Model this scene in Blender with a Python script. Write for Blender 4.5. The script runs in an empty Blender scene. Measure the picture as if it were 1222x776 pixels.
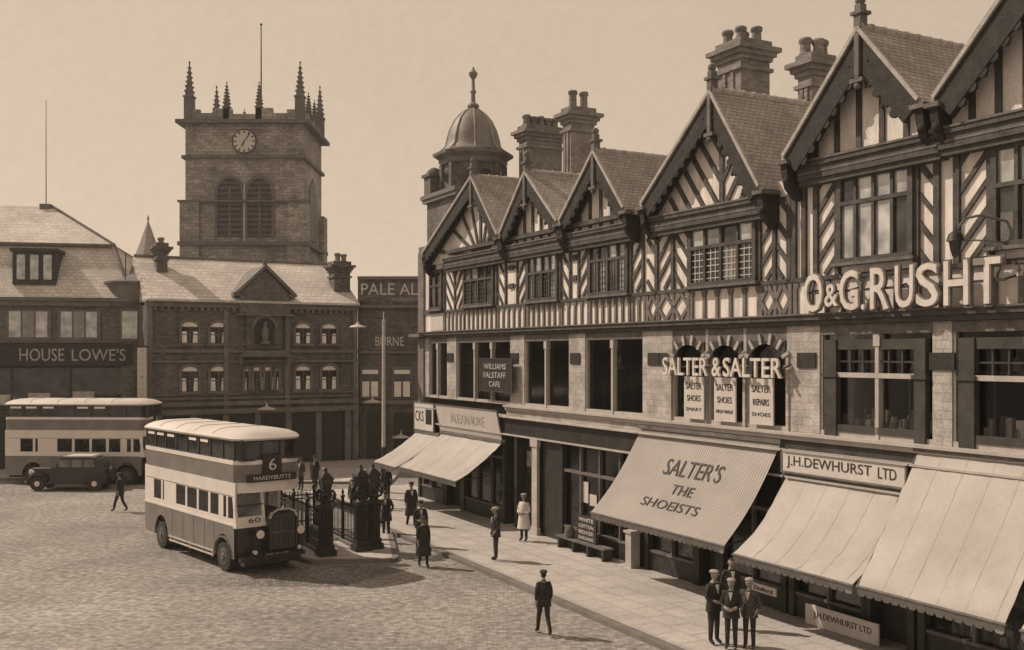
import bpy, math, random
from mathutils import Vector, Matrix
random.seed(7)
R = math.radians
sc = bpy.context.scene
COL = sc.collection

# ------------------------------------------------------------------ camera, sky, sun, exposure
cam = bpy.data.objects.new('camera', bpy.data.cameras.new('camera'))
COL.objects.link(cam); sc.camera = cam
cam.location = (0, 0, 7.1); cam.rotation_euler = (R(90), 0, 0)
cam.data.sensor_width = 36; cam.data.lens = 36 * 1218 / 1222
cam.data.shift_y = 34 / 1222
cam.data.clip_start = .1; cam.data.clip_end = 3000

SUN_H = Vector((-.93, .37, 0)).normalized(); SUN_EL = R(43)
sun_dir = SUN_H * math.cos(SUN_EL) + Vector((0, 0, math.sin(SUN_EL)))
sun = bpy.data.objects.new('sun', bpy.data.lights.new('sun', 'SUN'))
COL.objects.link(sun); sun.data.energy = 4.0; sun.data.angle = R(1.2)
sun.data.color = (1, .85, .70)
sun.rotation_euler = sun_dir.to_track_quat('Z', 'Y').to_euler(); sun.location = (-30, 10, 60)

wd = bpy.data.worlds.new('World'); sc.world = wd; wd.use_nodes = True
nt = wd.node_tree; nt.nodes.clear()
def wn(t, **k):
    n = nt.nodes.new(t)
    for a, b in k.items(): setattr(n, a, b)
    return n
sky = wn('ShaderNodeTexSky', sky_type='NISHITA', sun_disc=False, sun_elevation=SUN_EL,
         sun_rotation=math.atan2(SUN_H.x, SUN_H.y))
bw = wn('ShaderNodeRGBToBW'); pw = wn('ShaderNodeMath', operation='POWER'); pw.inputs[1].default_value = .22
tc = wn('ShaderNodeTexCoord'); nz = wn('ShaderNodeTexNoise')
nz.inputs['Scale'].default_value = 1.6; nz.inputs['Detail'].default_value = 7; nz.inputs['Roughness'].default_value = .62
mr = wn('ShaderNodeMapRange'); mr.inputs[1].default_value = .3; mr.inputs[2].default_value = .7
mr.inputs[3].default_value = .97; mr.inputs[4].default_value = 1.06
mu = wn('ShaderNodeMath', operation='MULTIPLY')
tint = wn('ShaderNodeMix', data_type='RGBA', blend_type='MULTIPLY'); tint.inputs[0].default_value = 1
tint.inputs[7].default_value = (1, .79, .595, 1)
bg = wn('ShaderNodeBackground'); bg.inputs['Strength'].default_value = .15
out = wn('ShaderNodeOutputWorld')
gain = wn('ShaderNodeMath', operation='MULTIPLY'); gain.inputs[1].default_value = 3.05
L = nt.links.new
L(sky.outputs[0], bw.inputs[0]); L(bw.outputs[0], pw.inputs[0]); L(tc.outputs['Generated'], nz.inputs['Vector'])
nf = wn('ShaderNodeTexNoise'); nf.inputs['Scale'].default_value = 110; nf.inputs['Detail'].default_value = 3; L(tc.outputs['Generated'], nf.inputs['Vector'])
mf = wn('ShaderNodeMapRange'); mf.inputs[1].default_value = .3; mf.inputs[2].default_value = .7; mf.inputs[3].default_value = -.025; mf.inputs[4].default_value = .025
ma = wn('ShaderNodeMath', operation='ADD'); L(nf.outputs['Fac'], mf.inputs[0])
L(nz.outputs['Fac'], mr.inputs[0]); L(pw.outputs[0], mu.inputs[0]); L(mr.outputs[0], ma.inputs[0]); L(mf.outputs[0], ma.inputs[1]); L(ma.outputs[0], mu.inputs[1])
L(mu.outputs[0], gain.inputs[0]); L(gain.outputs[0], tint.inputs[6]); L(tint.outputs[2], bg.inputs['Color']); L(bg.outputs[0], out.inputs['Surface'])

vs = sc.view_settings
vs.view_transform = 'Standard'; vs.look = 'None'; vs.exposure = .06; vs.gamma = 1; vs.use_curve_mapping = False
sc.cycles.max_bounces = 6; sc.cycles.transparent_max_bounces = 12; sc.cycles.use_denoising = True

# ------------------------------------------------------------------ materials (old sepia world: near-neutral warm greys)
MATS = {}
def warm(g, w=1.0):
    return (g, g * (1 - .07 * w), g * (1 - .125 * w), 1)
def mat(name, g, rough=.8, var=.25, scale=6., fine=.18, fscale=60., bump=.0, spec=.3, pattern=None, metal=0, warmth=1.0, streak=1.):
    """grey level g, blotchy variation var, fine grain, optional pattern('brick',w,h,mortar_g,rowvar)"""
    m = bpy.data.materials.new(name); m.use_nodes = True; MATS[name] = m
    t = m.node_tree; N = t.nodes; K = t.links.new
    b = N['Principled BSDF']; b.inputs['Roughness'].default_value = rough
    b.inputs['Specular IOR Level'].default_value = spec; b.inputs['Metallic'].default_value = metal
    co = N.new('ShaderNodeTexCoord')
    n1 = N.new('ShaderNodeTexNoise'); n1.inputs['Scale'].default_value = scale; n1.inputs['Detail'].default_value = 6; n1.inputs['Roughness'].default_value = .65
    n2 = N.new('ShaderNodeTexNoise'); n2.inputs['Scale'].default_value = fscale; n2.inputs['Detail'].default_value = 3
    if streak != 1:
        mp = N.new('ShaderNodeMapping'); mp.inputs['Scale'].default_value = (1, 1, streak); K(co.outputs['Object'], mp.inputs['Vector']); K(mp.outputs[0], n1.inputs['Vector'])
    else: K(co.outputs['Object'], n1.inputs['Vector'])
    K(co.outputs['Object'], n2.inputs['Vector'])
    def mrange(src, a, c, lo, hi):
        x = N.new('ShaderNodeMapRange'); x.inputs[1].default_value = a; x.inputs[2].default_value = c
        x.inputs[3].default_value = lo; x.inputs[4].default_value = hi; K(src, x.inputs[0]); return x.outputs[0]
    a = mrange(n1.outputs['Fac'], .3, .7, 1 - var, 1 + var); c = mrange(n2.outputs['Fac'], .3, .7, 1 - fine, 1 + fine)
    mm = N.new('ShaderNodeMath'); mm.operation = 'MULTIPLY'; K(a, mm.inputs[0]); K(c, mm.inputs[1])
    fac = mm.outputs[0]; hgt = n2.outputs['Fac']
    base = None
    if pattern:
        kind, w, h, mg, rv = pattern
        sp = N.new('ShaderNodeSeparateXYZ'); K(co.outputs['Object'], sp.inputs[0])
        cb = N.new('ShaderNodeCombineXYZ')
        if kind == 'wall':       # courses run level on any upright face
            ad = N.new('ShaderNodeMath'); ad.operation = 'ADD'; K(sp.outputs[0], ad.inputs[0]); K(sp.outputs[1], ad.inputs[1])
            K(ad.outputs[0], cb.inputs[0]); K(sp.outputs[2], cb.inputs[1])
        elif kind == 'roofx':    # slope facing x, courses along y
            K(sp.outputs[1], cb.inputs[0]); K(sp.outputs[2], cb.inputs[1])
        elif kind == 'roofy':
            K(sp.outputs[0], cb.inputs[0]); K(sp.outputs[2], cb.inputs[1])
        else:
            K(sp.outputs[0], cb.inputs[0]); K(sp.outputs[1], cb.inputs[1])
        br = N.new('ShaderNodeTexBrick'); br.inputs['Scale'].default_value = 1
        br.inputs['Brick Width'].default_value = w; br.inputs['Row Height'].default_value = h
        br.inputs['Mortar Size'].default_value = min(w, h) * .09; br.inputs['Mortar Smooth'].default_value = .3
        br.inputs['Color1'].default_value = warm(g * (1 - rv)); br.inputs['Color2'].default_value = warm(g * (1 + rv)); br.inputs['Mortar'].default_value = warm(mg)
        K(cb.outputs[0], br.inputs['Vector']); base = br.outputs['Color']
        iv = N.new('ShaderNodeMath'); iv.operation = 'MULTIPLY_ADD'; iv.inputs[1].default_value = -1.6; K(br.outputs['Fac'], iv.inputs[0]); K(hgt, iv.inputs[2]); hgt = iv.outputs[0]
    mx = N.new('ShaderNodeMix'); mx.data_type = 'RGBA'; mx.blend_type = 'MULTIPLY'; mx.inputs[0].default_value = 1
    if base: K(base, mx.inputs[6])
    else: mx.inputs[6].default_value = warm(g, warmth)
    gc = N.new('ShaderNodeCombineColor')
    for i in range(3): K(fac, gc.inputs[i])
    K(gc.outputs[0], mx.inputs[7]); K(mx.outputs[2], b.inputs['Base Color'])
    if bump:
        bp = N.new('ShaderNodeBump'); bp.inputs['Strength'].default_value = bump; bp.inputs['Distance'].default_value = .03
        K(hgt, bp.inputs['Height']); K(bp.outputs[0], b.inputs['Normal'])
    return m
def glass(name, dark=.02, through=.0, gl=.12):
    m = bpy.data.materials.new(name); m.use_nodes = True; MATS[name] = m
    t = m.node_tree; N = t.nodes; K = t.links.new; N.clear()
    o = N.new('ShaderNodeOutputMaterial'); g = N.new('ShaderNodeBsdfGlossy'); g.inputs['Roughness'].default_value = .08
    g.inputs['Color'].default_value = (.45, .45, .45, 1) if (through or dark < .05) else (.8, .8, .8, 1)
    d = N.new('ShaderNodeBsdfTransparent') if through else N.new('ShaderNodeBsdfDiffuse')
    co = N.new('ShaderNodeTexCoord'); nz = N.new('ShaderNodeTexNoise'); nz.inputs['Scale'].default_value = 1.7; nz.inputs['Detail'].default_value = 5
    K(co.outputs['Object'], nz.inputs['Vector'])
    bp = N.new('ShaderNodeBump'); bp.inputs['Strength'].default_value = .06; bp.inputs['Distance'].default_value = .05; K(nz.outputs['Fac'], bp.inputs['Height']); K(bp.outputs[0], g.inputs['Normal'])
    if through: d.inputs['Color'].default_value = (through,) * 3 + (1,)
    else:
        cr = N.new('ShaderNodeMapRange'); cr.inputs[1].default_value = .35; cr.inputs[2].default_value = .75; cr.inputs[3].default_value = dark * .5; cr.inputs[4].default_value = dark * 2.2
        K(nz.outputs['Fac'], cr.inputs[0]); gc = N.new('ShaderNodeCombineColor')
        for i in range(3): K(cr.outputs[0], gc.inputs[i])
        K(gc.outputs[0], d.inputs['Color'])
    fr = N.new('ShaderNodeFresnel'); fr.inputs['IOR'].default_value = 1.45
    ad = N.new('ShaderNodeMath'); ad.operation = 'MULTIPLY_ADD'; ad.inputs[1].default_value = .6 if through else 1; ad.inputs[2].default_value = max(0, gl - .04); K(fr.outputs[0], ad.inputs[0])
    mx = N.new('ShaderNodeMixShader'); K(ad.outputs[0], mx.inputs[0]); K(d.outputs[0], mx.inputs[1]); K(g.outputs[0], mx.inputs[2]); K(mx.outputs[0], o.inputs['Surface'])
    return m

mat('plaster', .66, .9, .26, 3.2, .14, 40, .15, streak=.22)
mat('timber', 0.07, .75, .45, 3, .3, 30, .3)
mat('barge', .032, .8, .4, 3, .3, 30, .3)
mat('timber_band', .15, .85, .3, 3, .3, 30, .2)
mat('timber_worn_or_shaded', 0.13, .8, .35, 3, .3, 30, .3)  # worn timber; on the lintels this tone is painted shade
mat('stone_pale', .37, .85, .34, 1.6, .2, 24, .25, pattern=('wall', .42, .2, .31, .10))
mat('stone_trim', 0.4, .85, .18, 2, .14, 30, .2)
mat('brick_row', 0.2, .9, .3, 1.2, .25, 25, .4, pattern=('wall', .23, .085, .2, .2))
mat('brick_market', 0.125, .9, .42, .5, .3, 14, .4, pattern=('wall', .3, .11, .13, .28), streak=.4)
mat('stone_market', 0.16, .9, .3, 1.5, .25, 20, .3)
mat('brick_turret', 0.13, .9, .42, .6, .25, 18, .4, pattern=('wall', .3, .11, .13, .22), streak=.4)
mat('church_stone', .27, .95, .42, .28, .34, 5, .5, pattern=('wall', .75, .3, .2, .26))
mat('church_trim', 0.14, .95, .3, .8, .3, 8, .4)
mat('tiles', .34, .85, .24, .9, .24, 22, .5, pattern=('roofx', .21, .12, .15, .13))
mat('ridge_tile', 0.36, .85, .25, 3, .2, 30)
mat('slate', .56, .55, .2, .5, .24, 12, .4, pattern=('roofy', .4, .22, .4, .1))
mat('lead', 0.2, .55, .25, 1.5, .15, 20, .1)
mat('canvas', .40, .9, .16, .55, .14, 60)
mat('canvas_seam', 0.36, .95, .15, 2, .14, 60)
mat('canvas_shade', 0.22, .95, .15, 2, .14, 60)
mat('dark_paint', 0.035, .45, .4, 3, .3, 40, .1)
mat('dark_wood', 0.05, .6, .4, 2, .3, 40, .2)
mat('cream_paint', 0.55, .5, .12, 2, .10, 50)
mat('sign_white', 0.52, .7, .10, 2, .10, 50)
mat('letter_dark', 0.045, .7, .3, 4, .2, 50)
mat('letter_pale', 0.58, .7, .16, 3, .12, 50)
mat('letter_faint', 0.42, .8, .25, 3, .3, 40)
mat('iron', 0.035, .5, .4, 5, .3, 60, .2)
mat('iron_pale', 0.5, .6, .2, 3, .15, 40)
mat('road', .265, .85, .36, .13, .36, 5, .45, pattern=('flat', .24, .13, .20, .18))
mat('ground', .2, .9, .2, .2, .2, 10)
mat('flagstone', 0.42, .85, .18, .5, .20, 22, .2, pattern=('flat', .95, .75, .36, .05))
mat('kerb', 0.17, .85, .2, 2, .2, 30, .2)
mat('rubber', 0.045, .8, .3, 4, .2, 40)
mat('bus_cream', 0.7, .45, .10, 1.2, .10, 40)
mat('bus_maroon', 0.19, .4, .2, 1.2, .2, 40)
mat('bus_roof', 0.55, .7, .12, 1.0, .10, 40)
mat('car_black', 0.028, .22, .3, 3, .1, 40, spec=.6)
mat('chrome', .6, .25, .1, 3, .05, 40, metal=1)
mat('lamp_glass', .7, .2, .1, 3, .05, 40, spec=.7)
mat('curtain', 0.8, .9, .12, 2, .12, 30)
mat('skin', 0.27, .7, .1, 20, .1, 80, warmth=1.6)
mat('hair', .03, .7, .2, 20, .1, 80)
mat('suit_dark', 0.036, .9, .4, 7, .35, 16, .9)
mat('suit_grey', 0.07, .9, .4, 7, .35, 16, .9)
mat('trousers', 0.04, .9, .4, 7, .35, 16, .9)
mat('shoe', .02, .4, .2, 10, .1, 60)
mat('cap_pale', 0.3, .9, .2, 20, .15, 90)
mat('cap_dark', .05, .9, .2, 20, .15, 90)
mat('white_cloth', .58, .9, .12, 6, .1, 60)
mat('goods_a', .45, .8, .35, 3, .3, 20)
mat('goods_b', .12, .8, .4, 3, .3, 20)
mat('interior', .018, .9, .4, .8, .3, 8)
mat('clock_white', .55, .7, .1, 2, .1, 20)
mat('meat', .16, .6, .4, 6, .3, 30)
glass('dark_glass', .035)
glass('mid_glass', .10, gl=.16)
glass('pale_glass', .30, gl=.22)
glass('shop_glass', through=.8, gl=.0)
M = MATS

# ------------------------------------------------------------------ mesh builder
class MB:
    def __init__(s): s.v = []; s.f = []; s.m = []; s.cuts = []
    def cut(s): s.cuts.append(len(s.v)); return s
    def add(s, vs, fs, m=0):
        o = len(s.v); s.v += [tuple(p) for p in vs]
        for f in fs: s.f.append(tuple(i + o for i in f)); s.m.append(m)
        return s
    def box(s, x0, x1, y0, y1, z0, z1, m=0):
        if x0 > x1: x0, x1 = x1, x0
        if y0 > y1: y0, y1 = y1, y0
        if z0 > z1: z0, z1 = z1, z0
        return s.add([(x0, y0, z0), (x1, y0, z0), (x1, y1, z0), (x0, y1, z0), (x0, y0, z1), (x1, y0, z1), (x1, y1, z1), (x0, y1, z1)],
                     [(0, 3, 2, 1), (4, 5, 6, 7), (0, 1, 5, 4), (1, 2, 6, 5), (2, 3, 7, 6), (3, 0, 4, 7)], m)
    def quad(s, a, b, c, d, m=0): return s.add([a, b, c, d], [(0, 1, 2, 3)], m)
    def prism(s, poly, y0, y1, m=0):
        """poly in xz (counter-clockwise seen from -y), extruded y0..y1"""
        n = len(poly)
        vs = [(x, y0, z) for x, z in poly] + [(x, y1, z) for x, z in poly]
        fs = [tuple(range(n)), tuple(range(2 * n - 1, n - 1, -1))] + [(i, i + n, (i + 1) % n + n, (i + 1) % n) for i in range(n)]
        return s.add(vs, fs, m)
    def prismx(s, poly, x0, x1, m=0):
        """poly in yz extruded along x"""
        n = len(poly)
        vs = [(x0, y, z) for y, z in poly] + [(x1, y, z) for y, z in poly]
        fs = [tuple(range(n)), tuple(range(2 * n - 1, n - 1, -1))] + [(i, i + n, (i + 1) % n + n, (i + 1) % n) for i in range(n)]
        return s.add(vs, fs, m)
    def prismz(s, poly, z0, z1, m=0):
        n = len(poly)
        vs = [(x, y, z0) for x, y in poly] + [(x, y, z1) for x, y in poly]
        fs = [tuple(range(n - 1, -1, -1)), tuple(range(n, 2 * n))] + [(i, (i + 1) % n, (i + 1) % n + n, i + n) for i in range(n)]
        return s.add(vs, fs, m)
    def bar(s, p, q, w, d, m=0, up=(0, 1, 0)):
        """rectangular bar from p to q; d along 'up', w across"""
        p, q, up = Vector(p), Vector(q), Vector(up)
        t = (q - p).normalized(); a = t.cross(up)
        if a.length < 1e-4: a = t.cross(Vector((1, 0, 0)))
        a.normalize(); b = a.cross(t)
        vs = []
        for e in (p, q):
            for sa, sb in ((-1, -1), (1, -1), (1, 1), (-1, 1)): vs.append(e + a * (sa * w / 2) + b * (sb * d / 2))
        return s.add(vs, [(0, 1, 2, 3), (7, 6, 5, 4), (0, 4, 5, 1), (1, 5, 6, 2), (2, 6, 7, 3), (3, 7, 4, 0)], m)
    def cyl(s, p, q, r0, r1=None, n=10, m=0):
        r1 = r0 if r1 is None else r1
        p, q = Vector(p), Vector(q); t = (q - p).normalized()
        a = t.cross(Vector((0, 0, 1)))
        if a.length < 1e-3: a = Vector((1, 0, 0))
        a.normalize(); b = t.cross(a)
        vs = []
        for e, r in ((p, r0), (q, r1)):
            for i in range(n):
                an = 2 * math.pi * i / n; vs.append(e + a * (r * math.cos(an)) + b * (r * math.sin(an)))
        fs = [(i, (i + 1) % n, (i + 1) % n + n, i + n) for i in range(n)] + [tuple(range(n - 1, -1, -1)), tuple(range(n, 2 * n))]
        return s.add(vs, fs, m)
    def tube(s, pts, r, n=7, m=0):
        for a, b in zip(pts, pts[1:]): s.cyl(a, b, r, r, n, m)
        return s
    def lathe(s, c, prof, n=14, m=0, sx=1, sy=1, ph=0):
        """prof [(r,z)] bottom to top round c"""
        vs = []
        for r, z in prof:
            for i in range(n):
                a = 2 * math.pi * i / n + ph; vs.append((c[0] + sx * r * math.cos(a), c[1] + sy * r * math.sin(a), c[2] + z))
        fs = []
        for k in range(len(prof) - 1):
            for i in range(n): fs.append((k * n + i, k * n + (i + 1) % n, (k + 1) * n + (i + 1) % n, (k + 1) * n + i))
        fs.append(tuple(range(n - 1, -1, -1))); k = len(prof) - 1; fs.append(tuple(range(k * n, k * n + n)))
        return s.add(vs, fs, m)
    def ball(s, c, rx, ry=None, rz=None, n=10, m=0):
        ry = ry or rx; rz = rz or rx; k = max(4, n // 2 + 1)
        return s.lathe((c[0], c[1], c[2]), [(rx * max(.02, math.cos(t)), rz * math.sin(t)) for t in [(-math.pi / 2 + math.pi * i / k) for i in range(k + 1)]], n, m, 1, ry / rx)
    def text(s, body, x0, x1, z0, z1, y, depth=.01, m=0, fn=None, grow=0.):
        vs, fs = text_geo(body, depth, grow)
        xs = [v[0] for v in vs]; ys = [v[1] for v in vs]; zs = [v[2] for v in vs]
        a, b = min(xs), max(xs); c, d = min(ys), max(ys); e, f = min(zs), max(zs)
        res = []
        for v in vs:
            x = x0 + (v[0] - a) / (b - a) * (x1 - x0); z = z0 + (v[1] - c) / (d - c) * (z1 - z0)
            k = (v[2] - e) / max(1e-6, f - e)          # 0 back .. 1 front
            res.append(fn(x, z, k) if fn else (x, y - depth * k, z))
        return s.add(res, fs, m)
    def shift(s, d, frm=0):
        for i in range(frm, len(s.v)): v = s.v[i]; s.v[i] = (v[0] + d[0], v[1] + d[1], v[2] + d[2])
        return s
    def xf(s, mt, frm=0):
        for i in range(frm, len(s.v)): s.v[i] = tuple(mt @ Vector(s.v[i]))
        return s

_tc = {}
def text_geo(body, depth, grow=0.):
    key = (body, grow)
    if key not in _tc:
        cu = bpy.data.curves.new('t', 'FONT'); cu.body = body; cu.resolution_u = 3; cu.extrude = .02; cu.offset = grow
        ob = bpy.data.objects.new('t', cu); COL.objects.link(ob)
        bpy.context.view_layer.update()
        dg = bpy.context.evaluated_depsgraph_get()
        me = bpy.data.meshes.new_from_object(ob.evaluated_get(dg))
        _tc[key] = ([tuple(v.co) for v in me.vertices], [tuple(p.vertices) for p in me.polygons])
        bpy.data.objects.remove(ob); bpy.data.curves.remove(cu); bpy.data.meshes.remove(me)
    return _tc[key]

def mesh_obj(name, mb, mats, parent=None, off=(0, 0, 0), smooth=True):
    me = bpy.data.meshes.new(name)
    me.from_pydata([(v[0] - off[0], v[1] - off[1], v[2] - off[2]) for v in mb.v], [], mb.f)
    for m in ([mats] if isinstance(mats, str) else mats): me.materials.append(M[m])
    for p, mi in zip(me.polygons, mb.m): p.material_index = mi; p.use_smooth = smooth
    me.update()
    if smooth: me.set_sharp_from_angle(angle=R(38))
    o = bpy.data.objects.new(name, me); COL.objects.link(o)
    if parent: o.parent = parent
    return o
def tag(o, label=None, cat=None, group=None, kind=None):
    for k, v in (('label', label), ('category', cat), ('group', group), ('kind', kind)):
        if v: o[k] = v
    return o
# frames: origin x, y and heading of local x; local y points away from the street, z up
A = R(-62.0)
ROW = (2.406, 37.1, A)
WORLD = (0, 0, 0)
def fpt(fr, p):
    c, s = math.cos(fr[2]), math.sin(fr[2])
    return (fr[0] + c * p[0] - s * p[1], fr[1] + s * p[0] + c * p[1], p[2])
def split_parts(mb):
    out = []; cuts = sorted(set(mb.cuts + [len(mb.v)])); a = 0
    for b in cuts:
        if b > a:
            p = MB(); p.v = mb.v[a:b]
            for f, m in zip(mb.f, mb.m):
                if a <= f[0] < b: p.f.append(tuple(i - a for i in f)); p.m.append(m)
            out.append(p)
        a = b
    return out
class Thing:
    def __init__(s, name, label, cat, fr=WORLD, org=(0, 0, 0), group=None, yaw=0, scale=1):
        s.o = bpy.data.objects.new(name, None); COL.objects.link(s.o); s.o.empty_display_size = .3
        s.org = org; s.o.location = fpt(fr, org); s.o.rotation_euler = (0, 0, fr[2] + yaw); s.o.scale = (scale,) * 3
        tag(s.o, label, cat, group)
    def part(s, name, mb, mats, parent=None, label=None):
        if mb.cuts: return [mesh_obj(name, p, mats, parent or s.o, s.org) for p in split_parts(mb)]
        o = mesh_obj(name, mb, mats, parent or s.o, s.org)
        if label: o['label'] = label
        return o
def solo(name, label, cat, mb, mats, fr=WORLD, org=(0, 0, 0), group=None, yaw=0):
    o = mesh_obj(name, mb, mats, None, org); o.location = fpt(fr, org); o.rotation_euler = (0, 0, fr[2] + yaw)
    return tag(o, label, cat, group)
def dup(o, parent=None):
    c = o.copy(); COL.objects.link(c)
    if parent: c.parent = parent
    for ch in list(o.children): dup(ch, c)
    return c
def place(o, x, y, z=0, yaw=0):
    o.location = (x, y, z); o.rotation_euler = (0, 0, yaw); return o

# ------------------------------------------------------------------ the setting: ground
mb = MB(); mb.box(-900, 900, -60, 1500, -.4, -.06); tag(mesh_obj('ground', mb, 'ground'), kind='structure')
mb = MB(); mb.quad((-90, -20, 0), (60, -20, 0), (60, 70, 0), (-90, 70, 0)); mb.box(-90, 60, -20, 70, -.055, -.004)
tag(mesh_obj('road', mb, 'road'), kind='structure').rotation_euler = (0, 0, 0)
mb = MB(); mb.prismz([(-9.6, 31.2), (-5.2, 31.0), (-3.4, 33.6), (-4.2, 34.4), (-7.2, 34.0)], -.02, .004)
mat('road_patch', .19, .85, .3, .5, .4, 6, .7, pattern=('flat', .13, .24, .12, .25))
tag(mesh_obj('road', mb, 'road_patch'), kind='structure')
def slab(name, poly_world, h=.12, matname='flagstone', kw=.22):
    mb = MB(); mb.prismz(poly_world, -.03, h)
    o = tag(mesh_obj(name, mb, [matname]), kind='structure'); return o
def kerbline(pts, h=.12, w=.28):
    mb = MB()
    for a, b in zip(pts, pts[1:]): mb.bar((a[0], a[1], h / 2 - .01), (b[0], b[1], h / 2 - .01), w, h + .03, up=(0, 0, 1))
    return tag(mesh_obj('kerb', mb, 'kerb'), kind='structure')
mb = MB(); mb.box(-19, 32, -4.62, 1.2, -.03, .12)
o = tag(mesh_obj('pavement', mb, 'flagstone'), kind='structure'); o.location = (ROW[0], ROW[1], 0); o.rotation_euler = (0, 0, A)
mb = MB(); mb.box(-19, 32, -4.90, -4.622, -.03, .125)
o = tag(mesh_obj('kerb', mb, 'kerb'), kind='structure'); o.location = (ROW[0], ROW[1], 0); o.rotation_euler = (0, 0, A)
slab('pavement', [(-45, 57.2), (-22, 57.2), (-17, 56.2), (-6.6, 55.6), (-6.6, 76), (-45, 76)])
kerbline([(-45, 57.05), (-22, 57.05), (-17, 56.05), (-6.6, 55.45)])
isl = [(-6.75, 34.45), (-4.1, 34.72), (-4.0, 35.0), (-4.75, 39.7), (-6.15, 46.6), (-8.4, 48.2), (-10.0, 44), (-9.2, 39.7), (-7.6, 35.4)]
slab('traffic_island', isl)
kerbline(isl + [isl[0]], .125, .2)

# ------------------------------------------------------------------ the timber-framed row
Z1, Z2, ZP, ZT = 4.97, 7.95, 9.0, 11.3   # first-floor ledge, jetty beam, panel rail, tie beam

def studs(mb, u0, u1, pitch, z0=8.14, z1=8.98, y=-.06):
    n = max(1, round((u1 - u0) / pitch)); w = (u1 - u0) / n
    for i in range(n + 1): mb.box(u0 + i * w - .06, u0 + i * w + .06, y, .02, z0, z1)
    for i in range(n):          # shouldered heads
        c = u0 + (i + .5) * w; h = w / 2 - .055
        mb.prism([(c - h, z1 - .2), (c - h + .06, z1 - .09), (c - h + .07, z1), (c - h, z1)], y + .003, .02)
        mb.prism([(c + h, z1 - .2), (c + h, z1), (c + h - .07, z1), (c + h - .06, z1 - .09)], y + .003, .02)
def lattice(mb, u0, u1, z0=8.14, z1=8.98, n=2, y=-.06):
    w = (u1 - u0) / n
    for i in range(n):
        a, b = u0 + i * w, u0 + (i + 1) * w; c = (a + b) / 2; zc = (z0 + z1) / 2
        mb.box(a - .06, a + .06, y, .02, z0, z1)
        for p, q in (((a, zc), (c, z1)), ((c, z1), (b, zc)), ((b, zc), (c, z0)), ((c, z0), (a, zc))):
            mb.bar((p[0], y / 2 + .012, p[1]), (q[0], y / 2 + .012, q[1]), .12, abs(y) + .03)
        mb.box(c - .13, c + .13, y + .01, .02, z0, z0 + .07); mb.box(c - .13, c + .13, y + .01, .02, z1 - .07, z1)
    mb.box(u1 - .06, u1 + .06, y, .02, z0, z1)
def braces(mb, u0, u1, slope, z0=9.14, z1=11.3, pitch=.66, w=.125, y=-.05):
    """parallel diagonal braces; slope +1 rises to the right"""
    h = (u1 - u0) * 1.15; z = z0 - h * .4; w0 = w
    while z < z1:
        a, b = (u0, z), (u1, z + h)
        if slope < 0: a, b = (u0, z + h), (u1, z)
        # clip to z0..z1
        def clip(p, q):
            if p[1] > q[1]: r = clip(q, p); return (r[1], r[0]) if r else None
            if q[1] <= z0 or p[1] >= z1: return None
            t0 = max(0, (z0 - p[1]) / (q[1] - p[1])); t1 = min(1, (z1 - p[1]) / (q[1] - p[1]))
            f = lambda t: (p[0] + (q[0] - p[0]) * t, p[1] + (q[1] - p[1]) * t)
            return f(t0), f(t1)
        r = clip(a, b)
        if r: mb.bar((r[0][0], y / 2 + .012, r[0][1]), (r[1][0], y / 2 + .012, r[1][1]), w, abs(y) + .03)
        z += pitch * random.uniform(.93, 1.07); w = w0 * random.uniform(.85, 1.15)
def post(mb, u, z0=9.0, z1=11.4, w=.16, y=-.085): mb.box(u - w / 2, u + w / 2, y, .02, z0, z1)

def window(th, u0, u1, z0, z1, cols, tr=.62, y=-.15, lead=False, panes=None, curt=None, fm='timber', name='window', leadmat='iron_pale', parent=None):
    """projecting timber window: frame (the part) > glass, sill"""
    f = MB(); w = .11
    f.box(u0 - .04, u0 + w, y, .0, z0, z1); f.box(u1 - w, u1 + .04, y, .0, z0, z1)
    f.box(u0 - .04, u1 + .04, y - .01, 0, z1 - .1, z1 + .04); f.box(u0 - .04, u1 + .04, y - .01, 0, z0 - .02, z0 + .09)
    cw = (u1 - u0) / cols
    for i in range(1, cols): f.box(u0 + i * cw - .045, u0 + i * cw + .045, y + .005, -.03, z0 + .08, z1 - .09)
    zt = z0 + (z1 - z0) * tr
    if tr: f.box(u0 + .05, u1 - .05, y - .006, -.03, zt - .05, zt + .05)
    win = th.part(name, f, fm, parent)
    g = MB(); ms = panes or ['dark_glass']
    names = sorted(set(ms)); k = 0
    for i in range(cols):
        for (a, b) in (((z0 + .08, zt), (zt, z1 - .08)) if tr else ((z0 + .08, z1 - .08),)):
            g.box(u0 + i * cw + .02, u0 + (i + 1) * cw - .02, y + .07 + .004 * (k % 3), -.02, a, b, names.index(ms[k % len(ms)])); k += 1
    th.part('pane', g, names, win)
    if lead:
        l = MB()
        for i in range(cols):
            a, b = u0 + i * cw + .05, u0 + (i + 1) * cw - .05
            for j in range(1, 3): l.box(a + (b - a) * j / 3 - .012, a + (b - a) * j / 3 + .012, y + .05, y + .075, z0 + .09, zt - .05)
            for j in range(1, 6): l.box(a, b, y + .052, y + .073, z0 + (zt - z0) * j / 6 - .012, z0 + (zt - z0) * j / 6 + .012)
        th.part('lead_lattice', l, leadmat, win)
    s = MB(); s.box(u0 - .14, u1 + .14, y - .1, .02, z0 - .1, z0 - .02); th.part('sill', s, 'timber_worn_or_shaded', win)
    return win

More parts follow.
